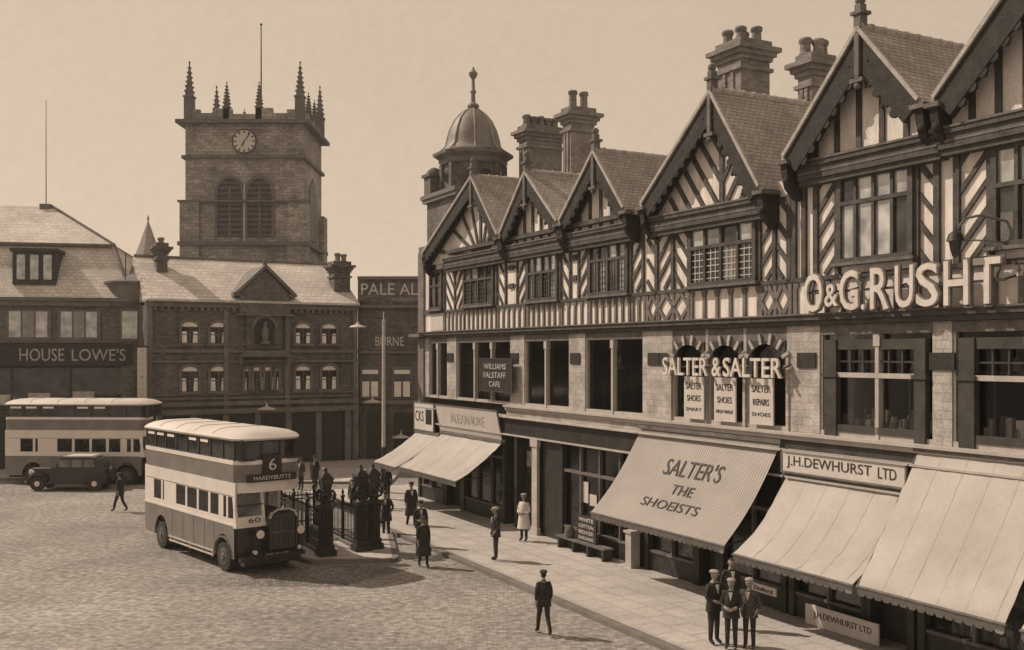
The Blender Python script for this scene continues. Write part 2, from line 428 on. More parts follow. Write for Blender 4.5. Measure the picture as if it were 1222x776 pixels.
def gable(th, ua, za, u0, z0, u1, z1, fill, yo=-.62, depth=6.5, wall_z=None, finial=True, tie=None, wide=.48):
    """one cross gable: apex (ua,za), eaves (u0,z0), (u1,z1); yo = overhang"""
    zb = wall_z or ZT
    yw = -.16
    w = MB(); tw = .06
    w.prism([(u0 + .12, zb), (u1 - .12, zb), (u1 - .12, z1 - .1), (ua, za - .18), (u0 + .12, z0 - .1)], yw, .3)
    th.part('gable_wall', w, 'plaster')
    # roof slopes
    r = MB()
    for (ue, ze) in ((u0, z0), (u1, z1)):
        t = Vector((ue - ua, 0, ze - za)); n = Vector((-(ze - za), 0, ue - ua)); n = n if n.z > 0 else -n; n = n.normalized() * .11
        e = Vector((ue, 0, ze)) + t.normalized() * .06
        a0 = Vector((ua, 0, za))
        for yy0, yy1 in ((yo, depth),):
            vs = [(a0.x, yy0, a0.z), (e.x, yy0, e.z), (e.x + n.x, yy0, e.z + n.z), (a0.x, yy0, a0.z + .15)]
            vs += [(x, yy1, z) for x, _, z in vs]
            fs = [(0, 1, 2, 3), (7, 6, 5, 4), (0, 4, 5, 1), (1, 5, 6, 2), (2, 6, 7, 3), (3, 7, 4, 0)]
            r.add(vs, fs, 0)
    roof = th.part('roof', r, 'tiles')
    rd = MB(); rd.cyl((ua, yo - .02, za + .13), (ua, depth, za + .13), .11, n=8)
    for i in range(int((depth - yo) / .4)): rd.cyl((ua, yo + .4 * i, za + .13), (ua, yo + .4 * i + .05, za + .13), .135, n=8)
    th.part('ridge', rd, 'ridge_tile', roof)
    # verge strip, pale mortar line along the tile edge
    vg = MB()
    for (ue, ze) in ((u0, z0), (u1, z1)): vg.bar((ua, yo - .02, za + .1), (ue, yo - .02, ze + .09), .1, .09, up=(0, 1, 0)); vg.cut()
    th.part('verge', vg, 'ridge_tile', roof)
    # bargeboards, cusped lower edge
    b = MB()
    for (ue, ze) in ((u0, z0), (u1, z1)):
        d = Vector((ue - ua, 0, ze - za)); ln = d.length; d.normalize(); n = Vector((-d.z, 0, d.x)); n = -n if n.z > 0 else n
        pts = [Vector((ua, 0, za + .03)), Vector((ue, 0, ze + .03))]
        p2 = pts[1] + n * wide * .9; p3 = Vector((ua, 0, za - wide * 1.35))
        poly = [(pts[0].x, pts[0].z), (pts[1].x, pts[1].z), (p2.x, p2.z), (p3.x, p3.z)]
        if ue > ua: poly = poly[::-1]
        b.prism(poly, yo + .0, yo + .09)
        k = int(ln / .36)
        for i in range(1, k):
            c = pts[0] + d * (ln * i / k) + n * (wide * (.98 - .05 * (i / k)))
            b.cyl((c.x, yo + .012, c.z), (c.x, yo + .08, c.z), .12, n=9)
            if i % 2: b.ball((c.x + n.x * .1, yo + .03, c.z + n.z * .1), .06, n=6)
        # purlin ends and soffit ribs under the overhang
        for f in (.35, .68, .97):
            c = pts[0] + d * (ln * f) + n * .2; b.box(c.x - .09, c.x + .09, yo + .05, yw, c.z - .12, c.z + .08)
    bb = th.part('bargeboard', b, 'barge')
    pn = MB(); pn.box(ua - .07, ua + .07, yo - .07, yo + .02, za - 1.15, za - .02); pn.box(ua - .2, ua + .2, yo - .09, yo + .03, za - 1.22, za - 1.12); pn.ball((ua, yo - .02, za - 1.3), .09, n=8)
    th.part('pendant', pn, 'timber_worn_or_shaded', bb)
    # timber pattern of the triangle
    f = MB(); zs = zb + .02
    def roofz(u): return (za - .2 + (z0 - za) * (ua - u) / (ua - u0)) if u < ua else (za - .2 + (z1 - za) * (u - ua) / (u1 - ua))
    yf = yw - .05
    if fill == 'studs':
        n = max(5, int((u1 - u0) / .62)); w_ = (u1 - u0) / n
        for i in range(1, n):
            u = u0 + i * w_; t = roofz(u)
            if t > zs + .1: f.box(u - .08, u + .08, yf, yw + .02, zs, t)
    elif fill == 'fan':
        for k in range(-4, 5):
            a = R(90 - k * 20); c = Vector((ua, 0, zs - .25)); q = None
            for j in range(1, 60):
                p = c + Vector((math.cos(a), 0, math.sin(a))) * (.1 * j)
                if p.z > roofz(p.x) - .02 or p.x < u0 + .25 or p.x > u1 - .25: break
                q = p
            if q is not None and q.z > zs + .2: f.bar((c.x + math.cos(a) * .35, yw - .015, max(zs, c.z + math.sin(a) * .35)), (q.x, yw - .015, q.z), .17, .08)
    else:  # herringbone rising outwards from a centre stem
        f.box(ua - .09, ua + .09, yf - .01, yw + .02, zs, za - .5)
        for side in (-1, 1):
            for j in range(-5, 7):
                p = Vector((ua, 0, zs - .1 + j * .86)); d = Vector((side * .60, 0, .80)); a_ = None; q = None
                for i in range(0, 70):
                    c = p + d * (.06 * i)
                    if c.z > roofz(c.x) - .05 or c.x < u0 + .2 or c.x > u1 - .2: break
                    if c.z >= zs:
                        a_ = a_ or c.copy(); q = c
                if a_ is not None and q is not None and (q - a_).length > .2: f.bar((a_.x, yw - .015, a_.z), (q.x, yw - .015, q.z), .15, .08)
    f.bar((ua - .0, yw - .02, za - .25), (u0 + .1, yw - .02, z0 - .3), .2, .09); f.bar((ua, yw - .02, za - .25), (u1 - .1, yw - .02, z1 - .3), .2, .09)
    th.part('gable_framing', f, 'timber')
    t = MB(); ta, tb_ = tie or (u0, u1)
    t.box(ta + .1, tb_ - .1, -.36, .05, zb - .34, zb - .02); t.box(ta + .02, tb_ - .02, -.42, .05, zb - .02, zb + .1); t.box(ta + .1, tb_ - .1, -.3, .05, zb - .48, zb - .345)
    tm = th.part('tie_beam', t, 'timber')
    l = MB(); l.box(ta + .02, tb_ - .02, -.45, -.1, zb + .1, zb + .15); l.box(ta + .12, tb_ - .12, -.375, -.1, zb - .2, zb - .15); th.part('moulding', l, 'timber_worn_or_shaded', tm)
    # eaves brackets
    k = MB()
    for ue, ze in ((u0, z0), (u1, z1)):
        q = [(0, 0), (-.2, .02), (-.5, .3), (-.62, .75), (-.62, .95), (0, .95)]
        k.prismx([(y_, ze - 1.05 + z_) for y_, z_ in q], ue - .11, ue + .11); k.ball((ue, -.5, ze - .55), .13, n=8); k.ball((ue, -.3, ze - .85), .11, n=8); k.cut()
    th.part('bracket', k, 'barge')
    cp = MB()
    for ue, ze in ((u0, z0), (u1, z1)): cp.box(ue - .2, ue + .2, yo - .1, -.05, ze - .13, ze - .03); cp.cut()
    th.part('bracket_cap', cp, 'timber_worn_or_shaded')
    if finial:
        fn = MB(); fn.box(ua - .1, ua + .1, yo - .05, yo + .2, za + .1, za + .42); fn.box(ua - .17, ua + .17, yo - .1, yo + .26, za + .42, za + .5); fn.box(ua - .09, ua + .09, yo - .03, yo + .18, za + .5, za + .68); fn.ball((ua, yo + .07, za + .78), .13, n=8)
        th.part('roof_finial', fn, 'timber_worn_or_shaded', roof)

def chimney(th, u0, u1, y0, y1, z0, z1, pots, m='brick_row', face=True):
    c = MB(); c.box(u0, u1, y0, y1, z0, z1 - .5)
    for i in range(1, 3): c.box(u0 + (u1 - u0) * i / 3 - .07, u0 + (u1 - u0) * i / 3 + .07, y0 - .06, y1 + .06, z0, z1 - .9)
    ch = th.part('chimney', c, m)
    k = MB()
    for i, e in enumerate((.08, .18, .3)): k.box(u0 - e, u1 + e, y0 - e, y1 + e, z1 - .62 + .16 * i, z1 - .465 + .16 * i)
    k.box(u0 - .1, u1 + .1, y0 - .1, y1 + .1, z1 - .985, z1 - .86); k.box(u0 - .06, u1 + .06, y0 - .06, y1 + .06, z1 - .145, z1 + .1)
    th.part('chimney_cap', k, m, ch)
    for (fu, fy, h) in pots:
        p = MB(); pu, py = u0 + (u1 - u0) * fu, y0 + (y1 - y0) * fy
        p.lathe((pu, py, z1 + .06), [(.2, 0), (.22, .08), (.18, .12), (.165, h - .2), (.21, h - .15), (.22, h - .06), (.18, h), (.12, h)], 10)
        th.part('chimney_pot', p, 'brick_row', ch)

def shell(th, u0, u1, depth=10, ztop=11.9):
    """walls: party walls, floors, upper plaster wall, back block"""
    w = MB()
    w.box(u0, u1, 3.0, depth, 0, ztop); w.box(u0, u0 + .25, .3, 3.0, 0, ztop); w.box(u1 - .25, u1, .3, 3.0, 0, ztop)
    w.box(u0 + .25, u1 - .25, .3, 3.0, 4.0, 4.9); w.box(u0 + .25, u1 - .25, .3, 3.0, 7.5, 8.0)
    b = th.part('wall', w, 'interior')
    p = MB(); p.box(u0, u1, 0, .29, 7.95, ztop - .1); th.part('plaster_wall', p, 'plaster')
    return b
def jetty(th, u0, u1):
    j = MB(); j.box(u0, u1, -.24, .1, 7.97, 8.1); j.box(u0, u1, -.085, .05, 9.0, 9.11); j.box(u0, u1, -.12, .3, 7.84, 7.965)
    q = th.part('jetty_beam', j, 'timber')
    l = MB(); l.box(u0, u1, -.29, -.02, 8.1, 8.14); th.part('moulding', l, 'timber_worn_or_shaded', q)
    d = MB(); n = int((u1 - u0) / .8)
    for i in range(n + 1):
        u = u0 + .15 + i * (u1 - u0 - .3) / n; d.prismx([(-.02, 7.2), (-.1, 7.25), (-.27, 7.6), (-.27, 7.83), (-.02, 7.83)], u - .08, u + .08)
    return q
def ledge(th, u0, u1):
    l = MB(); l.box(u0, u1, -.34, .2, 4.93, 5.0); l.box(u0, u1, -.24, .2, 4.80, 4.925); le = th.part('ledge', l, 'stone_trim')
    d = MB(); d.box(u0, u1, -.16, .2, 4.55, 4.795); th.part('frieze', d, 'stone_pale' if u0 < 0 else 'dark_wood', le)
    return le
def first_floor(th, u0, u1, wins, plaque_piers=(), zt=7.58):
    wins = [(max(a - .1, u0 + .05), b + .1, m) for a, b, m in wins] if zt > 7.5 else wins
    """stone piers between wide mullioned windows; wins = (a, b, [mullions])"""
    w = MB(); ln = MB(); a = u0
    for (x, y_, _) in wins:
        if x > a: w.box(a, x, -.02, .32, 5.0, 7.83); w.cut()
        ln.box(x, y_, -.01, .32, zt, 7.83); ln.cut(); a = y_
    if u1 > a: w.box(a, u1, -.02, .32, 5.0, 7.83); w.cut()
    th.part('lintel', ln, 'timber_worn_or_shaded')  # dark colour paints in the shadow the jetty throws on the pale lintels
    th.part('stone_pier', w, 'stone_pale')
    for (x, y_, ms) in wins:
        f = MB(); ed = [x] + list(ms) + [y_]
        f.box(x, x + .06, .02, .2, 5.0, zt); f.box(y_ - .06, y_, .02, .2, 5.0, zt)
        for m_ in ms: f.box(m_ - .055, m_ + .055, -.03, .2, 5.0, zt); f.box(m_ - .1, m_ + .1, -.05, .2, zt - .3, zt - .02)
        f.box(x, y_, .0, .24, 5.0, 5.12)
        fr = th.part('window', f, 'stone_trim')
        g = MB()
        for p, q in zip(ed, ed[1:]): g.box(p + .05, q - .05, .13, .15, 5.1, zt)
        th.part('pane', g, 'shop_glass', fr)
        s = MB()   # sash bars and blinds behind
        for p, q in zip(ed, ed[1:]): s.box(p + .08, q - .08, .152, .19, 6.65, 6.71); s.box((p + q) / 2 - .025, (p + q) / 2 + .025, .153, .188, 5.12, 6.65)
        th.part('sash', s, 'dark_wood', fr)
    for u in plaque_piers:
        k = MB(); k.box(u - .34, u + .34, -.06, .0, 6.72, 7.12); th.part('plaque', k, 'dark_paint')

def pane_set(*a): return list(a)
# ---- corner building with three gables
T = Thing('timbered_building', 'long timbered corner building with three small gables, beside the domed turret', 'building', ROW, (-5, 0, 0))
shell(T, -14.55, 4.3)
jetty(T, -14.6, 4.3)
ledge(T, -5.3, 4.3)
first_floor(T, -14.6, 4.3, [(-13.5, -11.6, [-12.6]), (-10.4, -5.35, [-8.6, -6.95]), (-3.95, -.72, [-2.35]), (.6, 3.95, [2.25])], (-.15, -4.85, -11.1))
f = MB()
for a, b in ((-11.7, -9.6), (-9.6, -6.5), (-6.3, -4.0), (-3.7, -1.25), (-1.1, .75), (.85, 3.3), (3.5, 4.2)): studs(f, a, b, .44)
T.part('panel_band', f, 'timber_band'); f = MB()
for u in (-11.75, -6.42, -3.78, -1.2, .8, 3.4): post(f, u)
braces(f, -11.6, -10.6, -1); braces(f, -10.6, -9.6, 1); braces(f, -6.35, -5.6, -1); braces(f, -4.6, -3.85, 1); braces(f, -1.15, -.5, -1); braces(f, .1, .75, 1); braces(f, 3.45, 4.1, 1)
for u in (-10.6, -5.6, -4.6, -.5, .1, 4.1): post(f, u, 9.1, 11.3, .12, -.07)
for a, b in ((-5.6, -4.6), (-.5, .1)):
    for z in (9.85, 10.6): f.box((a + b) / 2 - .18, (a + b) / 2 + .18, -.08, .02, z - .1, z + .1); f.box(a, b, -.04, .02, z - .05, z + .05)
f.box(-11.7, 4.2, -.045, .02, 11.2, 11.36); T.part('timber_frame', f, 'timber')
c = MB(); c.box(-13.3, -11.85, -.07, 0, 8.18, 8.92); T.part('corner_panel', c, 'sign_white')
window(T, -13.3, -11.9, 9.2, 11.0, 2, .6, panes=['dark_glass'])
window(T, -9.5, -6.6, 9.2, 11.1, 4, .58, panes=pane_set('dark_glass', 'mid_glass', 'mid_glass', 'pale_glass', 'dark_glass', 'dark_glass', 'mid_glass', 'dark_glass'), lead=True, leadmat='timber')
window(T, -3.64, -1.31, 9.15, 11.1, 4, .55, panes=pane_set('pale_glass', 'mid_glass', 'mid_glass', 'pale_glass', 'dark_glass', 'mid_glass', 'pale_glass'), lead=True, leadmat='timber')
window(T, .91, 3.3, 9.15, 11.15, 4, .6, panes=pane_set('mid_glass', 'dark_glass', 'pale_glass', 'dark_glass', 'mid_glass', 'pale_glass', 'pale_glass', 'mid_glass'), lead=True, leadmat='timber')
gable(T, -7.65, 14.55, -12.94, 11.75, -5.2, 11.85, 'fan', tie=(-11.2, -5.1))
gable(T, -2.89, 14.0, -5.02, 11.85, -.45, 11.85, 'studs')
gable(T, 2.01, 13.95, -.27, 11.85, 3.84, 11.8, 'studs')
r = MB(); r.prismx([(1.5, 11.75), (6.3, 13.7), (10.2, 11.7)], -11.5, 4.3); T.part('roof', r, 'slate', label='plain main roof behind the gables')
g = MB(); g.box(-10.8, 4.3, -.4, .1, 11.62, 11.78); T.part('gutter', g, 'timber')
chimney(T, -11.0, -10.2, 3.5, 5.4, 11, 17.75, [(.5, .1, .55), (.5, .3, .5), (.5, .5, .55), (.5, .7, .5), (.5, .9, .55)])
chimney(T, -6.95, -6.25, 3.5, 4.7, 11, 17.75, [(.5, .25, .8), (.5, .72, .8)])

# ---- middle building, one gable
T = Thing('timbered_building', 'middle timbered building with single herringbone gable and arched first-floor windows', 'building', ROW, (7.6, 0, 0))
shell(T, 4.3, 10.95)
jetty(T, 4.3, 10.95); ledge(T, 4.3, 10.95)
first_floor(T, 4.3, 10.95, [(5.66, 7.3, []), (7.42, 9.0, []), (9.12, 10.75, [])], (4.72, 5.3), zt=7.45)
ar = MB(); ab = MB()
for a, b in ((5.66, 7.3), (7.42, 9.0), (9.12, 10.75)):
    c, rr = (a + b) / 2, (b - a) / 2 - .06; n = 14; zc = 6.72
    top = [(c + rr * math.cos(math.pi * i / n), zc + rr * .85 * math.sin(math.pi * i / n)) for i in range(n + 1)]
    for p, q in zip(top, top[1:]): ar.prism([(p[0], p[1]), (p[0], 7.45), (q[0], 7.45), (q[0], q[1])][::-1], -.04, .0)
    for i in range(0, n + 1, 2): ab.bar((c + rr * math.cos(math.pi * i / n), -.06, zc + rr * .85 * math.sin(math.pi * i / n)), (c + (rr + .28) * math.cos(math.pi * i / n), -.06, zc + (rr * .85 + .3) * math.sin(math.pi * i / n)), .1, .06)
for p_ in (5.6, 7.36, 9.06, 10.8): ab.box(p_ - .05, p_ + .05, -.07, -.02, 5.0, 7.0)
T.part('window_arch', ar, 'dark_wood'); T.part('arch_rib', ab, 'stone_pale')
f = MB()
lattice(f, 4.95, 6.5); lattice(f, 4.35, 4.9, n=1); studs(f, 6.65, 9.65, .6); lattice(f, 9.75, 10.9)
T.part('panel_band', f, 'timber_band'); f = MB()
for u in (4.86, 6.55, 9.68, 10.87): post(f, u)
post(f, 5.72, 9.1, 11.3, .14); post(f, 10.3, 9.1, 11.3, .14)
braces(f, 4.32, 4.8, -1); braces(f, 4.92, 5.72, 1); braces(f, 5.72, 6.5, -1); braces(f, 9.72, 10.3, 1); braces(f, 10.3, 10.82, -1); f.box(4.32, 10.9, -.045, .02, 11.2, 11.36)
T.part('timber_frame', f, 'timber')
window(T, 6.63, 9.59, 9.15, 11.1, 4, .58, lead=True, panes=pane_set('dark_glass', 'pale_glass', 'dark_glass', 'mid_glass', 'mid_glass', 'dark_glass', 'dark_glass', 'pale_glass'))
gable(T, 8.25, 14.6, 4.83, 11.8, 10.34, 11.55, 'bone', wide=.56)
r = MB(); r.prismx([(1.5, 11.75), (7, 14.5), (10.2, 12.7)], 4.3, 10.95); T.part('roof', r, 'slate', label='plain main roof behind the gable')
chimney(T, 2.95, 4.2, 4.0, 5.3, 11, 17.95, [(.2, .2, .55), (.75, .2, .5), (.2, .75, .6), (.75, .75, .6)], 'brick_row')
chimney(T, 6.95, 7.55, 4.0, 4.95, 11, 16.55, [(.3, .15, .6), (.7, .5, .55), (.4, .85, .6)])

# ---- right building, larger gables
T = Thing('timbered_building', 'nearest timbered building with tall studded gables above the giant cut-out letters', 'building', ROW, (17, 0, 0))
shell(T, 10.95, 24, 10, 12.6)
jetty(T, 10.95, 24); ledge(T, 10.95, 24)
first_floor(T, 10.95, 24, [(12.05, 15.4, [13.85]), (16.1, 19.4, [17.9]), (20.4, 23.5, [22])], (11.5, 15.75))
for a, b in ((12.05, 15.4), (16.1, 19.4), (20.4, 23.5)):
    for x0, x1 in ((a + .1, a + .5), (b - .42, b - .1)):
        m = MB(); m.box(x0, x1, -.06, .12, 5.0, 7.45); m.box(x0 - .05, x1 + .05, -.1, .12, 6.5, 6.6); T.part('window_jamb', m, 'dark_wood')
    m = MB(); m.box(a + .5, b - .42, -.04, .11, 6.5, 6.62); T.part('transom', m, 'stone_trim')
    m = MB()
    for i in range(1, 6): x = a + .5 + (b - a - .92) * i / 6; m.box(x - .022, x + .022, .02, .12, 6.62, 7.2)
    m.box(a + .5, b - .42, .03, .115, 6.88, 6.92); T.part('glazing_bar', m, 'dark_wood')
    m = MB(); m.box(a + .5, b - .42, -.02, .11, 7.2, 7.449); m.cut(); m.box(a + .5, b - .42, -.03, .1, 5.12, 5.3); T.part('window_rail', m, 'dark_wood')
f = MB()
studs(f, 11.1, 15.0, .6); studs(f, 15.1, 17.0, .6); studs(f, 17.1, 19.6, .6); studs(f, 19.7, 24, .6)
T.part('panel_band', f, 'timber_band'); f = MB()
for u in (11.05, 11.42, 11.85, 12.6, 15.05, 15.62, 16.15, 17.0, 19.5, 20.6, 21.6): post(f, u, z1=12.3)
braces(f, 11.9, 12.55, 1, z1=12); braces(f, 15.1, 15.6, -1, z1=12); braces(f, 16.2, 16.95, 1, z1=12); braces(f, 19.6, 20.5, -1, z1=12); braces(f, 20.7, 21.5, 1, z1=12)
f.box(11.0, 21.6, -.045, .02, 11.7, 11.86); T.part('timber_frame', f, 'timber')
window(T, 12.68, 14.97, 9.4, 11.55, 4, .68, panes=pane_set('pale_glass', 'dark_glass', 'pale_glass', 'pale_glass', 'pale_glass', 'pale_glass', 'dark_glass', 'pale_glass'))
window(T, 17.1, 19.4, 9.4, 11.55, 4, .6, panes=pane_set('dark_glass', 'pale_glass', 'dark_glass', 'mid_glass', 'mid_glass', 'dark_glass'))
window(T, 21.7, 23.7, 9.4, 11.55, 3, .6)
gable(T, 13.82, 14.85, 11.27, 12.2, 15.6, 12.75, 'studs', wall_z=11.95, tie=(11.4, 16.0), wide=.66)
gable(T, 18.6, 15.3, 16.0, 12.7, 21.2, 12.5, 'studs', wall_z=12.0, tie=(15.7, 21.2), wide=.66)
r = MB(); r.prismx([(1.5, 12.4), (7, 14.8), (10.2, 12.7)], 10.95, 24); r.box(21.2, 24, -.4, 1.6, 12.3, 12.55); T.part('roof', r, 'slate', label='plain main roof behind the gables')

# ---- ground-floor shopfronts (each shop's timber front is part of its own thing)
def goods(mb, u0, u1, y0, y1, z, n, hmax=.5):
    for i in range(n):
        u = random.uniform(u0, u1); y = random.uniform(y0, y1); h = random.uniform(.08, hmax); w = random.uniform(.05, .16)
        if random.random() < .5: mb.box(u - w, u + w, y - .05, y + .05, z, z + h, random.randint(0, 2))
        else: mb.cyl((u, y, z), (u, y, z + h), w * .7, w * .5, 7, random.randint(0, 2))
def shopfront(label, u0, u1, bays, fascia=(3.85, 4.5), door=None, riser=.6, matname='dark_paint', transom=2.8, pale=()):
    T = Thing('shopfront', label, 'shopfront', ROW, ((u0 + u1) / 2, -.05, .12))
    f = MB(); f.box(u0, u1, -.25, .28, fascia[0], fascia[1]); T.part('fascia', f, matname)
    l = MB(); l.box(u0, u1, -.42, .28, fascia[1] + .003, fascia[1] + .05); l.box(u0, u1, -.34, -.2, fascia[0] - .06, fascia[0] - .003); T.part('cornice', l, 'stone_trim' if matname == 'dark_paint' else matname)
    p = MB(); ed = sorted(set([x for b in bays for x in b] + ([door[0], door[1]] if door else [])))
    for e in ed: p.box(e - .1, e + .1, -.2, .25, .1, fascia[0] - .06); p.cut()
    T.part('pilaster', p, matname)
    for a, b in bays:
        w = MB(); w.box(a + .1, b - .1, -.12, .2, .1, .1 + riser); T.part('stall_riser', w, matname)
        fr = MB(); fr.box(a + .1, b - .1, -.14, .05, transom - .05, transom + .05); n = max(2, round((b - a) / 1.2))
        for i in range(1, n): u = a + (b - a) * i / n; fr.box(u - .035, u + .035, -.13, .04, .1 + riser, fascia[0] - .06)
        fr.box(a + .1, b - .1, -.15, .05, .1 + riser, .18 + riser)
        fo = T.part('shop_window', fr, 'timber_worn_or_shaded')
        g = MB(); g.box(a + .1, b - .1, -.02, .0, .12 + riser, fascia[0] - .07); T.part('pane', g, 'shop_glass', fo)
        s = MB(); s.box(a + .12, b - .12, .05, .8, .05 + riser, .12 + riser); goods(s, a + .3, b - .3, .15, .7, .12 + riser, int((b - a) * 12), .55)
        s.box(a + .12, b - .12, .5, .7, 1.6, 1.64); goods(s, a + .3, b - .3, .52, .68, 1.64, int((b - a) * 6), .4)
        T.part('window_display', s, ['goods_b', 'goods_a', 'meat'], fo)
    if door:
        d = MB(); d.box(door[0] + .1, door[1] - .1, .25, .3, .12, 2.5); dd = T.part('door', d, 'dark_wood')
        g = MB(); g.box(door[0] + .25, door[1] - .25, .235, .25, 1.1, 2.3); T.part('pane', g, 'dark_glass', dd)
        h = MB(); h.ball((door[1] - .2, .2, 1.1), .04, n=8); T.part('handle', h, 'chrome', dd)
        t = MB(); m_ = (door[0] + door[1]) / 2; t.box(door[0] + .22, m_ - .08, .2, .24, 2.6, 3.2); t.box(m_ + .08, door[1] - .22, .2, .24, 2.6, 3.2); T.part('fanlight', t, 'pale_glass' if pale else 'mid_glass')
        t2 = MB(); t2.box(door[0] + .1, door[1] - .1, .25, .31, 2.503, 3.8); T.part('overdoor', t2, 'dark_wood')
    return T
shopfront('dark corner shopfront under the leftmost small awning', -14.55, -11.5, [(-14.4, -11.6)])
shopfront('shopfront with goods in lit window under the tilted white signboard', -11.45, -5.35, [(-9.4, -5.5)], door=(-11.3, -9.6))
T = shopfront('plain dark shopfront with pale column beside its doorway', -5.3, 4.25, [(-.9, 4.1)], door=(-4.45, -3.05), pale=(1,))
c = MB(); c.box(-2.9, -2.5, -.32, -.2, .12, 3.79); c.box(-2.98, -2.42, -.36, -.2, .12, .4); c.box(-2.98, -2.42, -.36, -.2, 3.5, 3.79); T.part('column', c, 'stone_trim')
c = MB(); c.box(-2.42, -1.0, -.1, .2, .12, 3.79); T.part('panel', c, 'dark_paint')
c = MB()
c.box(.25, .75, -.045, -.03, 1.75, 2.5); c.cut(); c.box(.85, 1.3, -.045, -.03, 1.7, 2.1); T.part('poster', c, 'sign_white')
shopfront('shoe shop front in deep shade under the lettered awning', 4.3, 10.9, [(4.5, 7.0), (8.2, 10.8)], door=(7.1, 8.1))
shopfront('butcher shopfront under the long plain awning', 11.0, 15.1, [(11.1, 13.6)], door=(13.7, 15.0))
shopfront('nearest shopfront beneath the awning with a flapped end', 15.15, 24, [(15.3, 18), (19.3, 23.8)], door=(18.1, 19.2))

# ---- signs on the row
def slope_fn(u_off, n0, n1, z0, z1, sag, lift=.03):
    def f(x, s, k):     # x along, s 0 bottom..1 top of the slope
        t = 1 - s
        return (x, -(n0 + (n1 - n0) * t) - lift * .5 - lift * k, z0 + (z1 - z0) * t - sag * math.sin(math.pi * t) + lift * .55 + lift * .4 * k)
    return f
def awning(label, u0, u1, n0, n1, z0, z1, sag=.12, cm='canvas', stripes=False, letters=(), flap=False, group='shop awnings along the row'):
    T = Thing('shop_awning', label, 'awning', ROW, ((u0 + u1) / 2, -n0, z0), group)
    c = MB(); n = 14; k = 16; rnd = random.Random(int(u0 * 10))
    wob = [[rnd.uniform(-.02, .02) for _ in range(k + 1)] for _ in range(n + 1)]
    def P(i, j, d=0):
        t = i / n; x = u0 + (u1 - u0) * j / k
        return (x, -(n0 + (n1 - n0) * t), z0 + (z1 - z0) * t - sag * math.sin(math.pi * t) + wob[i][j] * (0 if letters else 1) + .035 * t * math.sin(math.pi * 3 * j / k) * (0 if letters else 1) * (1 if 0 < i < n else 0) - d)
    vs = [P(i, j) for i in range(n + 1) for j in range(k + 1)] + [P(i, j, .02) for i in range(n + 1) for j in range(k + 1)]
    W = k + 1; o2 = (n + 1) * W; fs = []
    for i in range(n):
        for j in range(k):
            a = i * W + j; fs.append((a, a + W, a + W + 1, a + 1)); fs.append((a + o2, a + 1 + o2, a + W + 1 + o2, a + W + o2))
    for i in range(n): a = i * W; fs.append((a, a + o2, a + W + o2, a + W)); a += k; fs.append((a, a + W, a + W + o2, a + o2))
    for j in range(k): a = j; fs.append((a, a + 1, a + 1 + o2, a + o2)); a = n * W + j; fs.append((a, a + o2, a + 1 + o2, a + 1))
    c.add(vs, fs); cv = T.part('canvas', c, cm)
    b = MB(); b.cyl((u0 - .03, -n1, z1 - .03), (u1 + .03, -n1, z1 - .03), .035, n=8); T.part('front_rail', b, 'timber_worn_or_shaded')
    b = MB(); b.box(u0 - .08, u1 + .08, -n0 - .1, -n0 + .12, z0 - .02, z0 + .1); T.part('roller_box', b, 'timber_worn_or_shaded')
    for u in (u0 + .04, u1 - .04):
        a = MB(); a.bar((u, -n0, z1 + .25), (u, -n1, z1 - .03), .04, .04); T.part('arm', a, 'iron')
    sm = MB()
    for j in range(3, k, 3):
        for i in range(n):
            a, b = P(i, j, -.006), P(i + 1, j, -.006); sm.quad(a, b, (b[0] + .022, b[1], b[2]), (a[0] + .022, a[1], a[2]))
        sm.cut()
    if not stripes: T.part('seam', sm, 'canvas_seam', cv)
    v = MB(); v.box(u0, u1, -n1 - .012, -n1 + .008, z1 - .16, z1 - .04)
    nn = int((u1 - u0) / .22)
    for j in range(nn):
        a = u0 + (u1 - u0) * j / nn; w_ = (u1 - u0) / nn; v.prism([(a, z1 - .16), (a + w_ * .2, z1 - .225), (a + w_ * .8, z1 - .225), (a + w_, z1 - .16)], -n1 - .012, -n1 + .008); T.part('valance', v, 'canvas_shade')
    if stripes:
        s = MB(); fn = slope_fn(0, n0, n1, z0, z1, sag, .007); m = int((u1 - u0) / .1)
        for j in range(m):
            x = u0 + .06 + j * .1
            for i in range(10): s.quad(fn(x, 1 - i / 10, 0), fn(x, 1 - (i + 1) / 10, 0), fn(x + .025, 1 - (i + 1) / 10, 0), fn(x + .025, 1 - i / 10, 0))
            s.quad(fn(x - .03, 1, 1), fn(x + .02, .93, 1), fn(x + .03, .93, 1), fn(x + .06, 1, 1))
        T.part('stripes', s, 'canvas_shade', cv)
    for (t, a, b_, s0, s1) in letters:
        x = MB(); x.text(t, a, b_, s0, s1, 0, .01, fn=slope_fn(0, n0, n1, z0, z1, sag, .014)); T.part('lettering', x, 'letter_dark', cv)
    for (u, zz) in flap or ():
        q = MB(); A_ = [(u, -(n0 + (n1 - n0) * i / 12), z0 + (z1 - z0) * i / 12 - sag * math.sin(math.pi * i / 12) + .01) for i in range(13)]
        B_ = [(a[0] - .06 - .16 * math.sin(math.pi * i / 12), a[1] + .1 * math.sin(math.pi * i / 12), a[2] - .04 - .40 * math.sin(math.pi * i / 12)) for i, a in enumerate(A_)]
        for i in range(12):
            q.quad(A_[i], A_[i + 1], B_[i + 1], B_[i]); q.quad(*[(p_[0] + .012, p_[1], p_[2] - .012) for p_ in (B_[i], B_[i + 1], A_[i + 1], A_[i])])
        T.part('side_flap', q, 'timber_worn_or_shaded')
    return T
awning('small cream awning at the far corner shop, next to the lamp post', -14.45, -11.65, .3, 2.5, 3.3, 1.95)
awning('plain cream awning below the tilted white signboard', -11.4, -5.4, .3, 2.4, 3.45, 2.0)
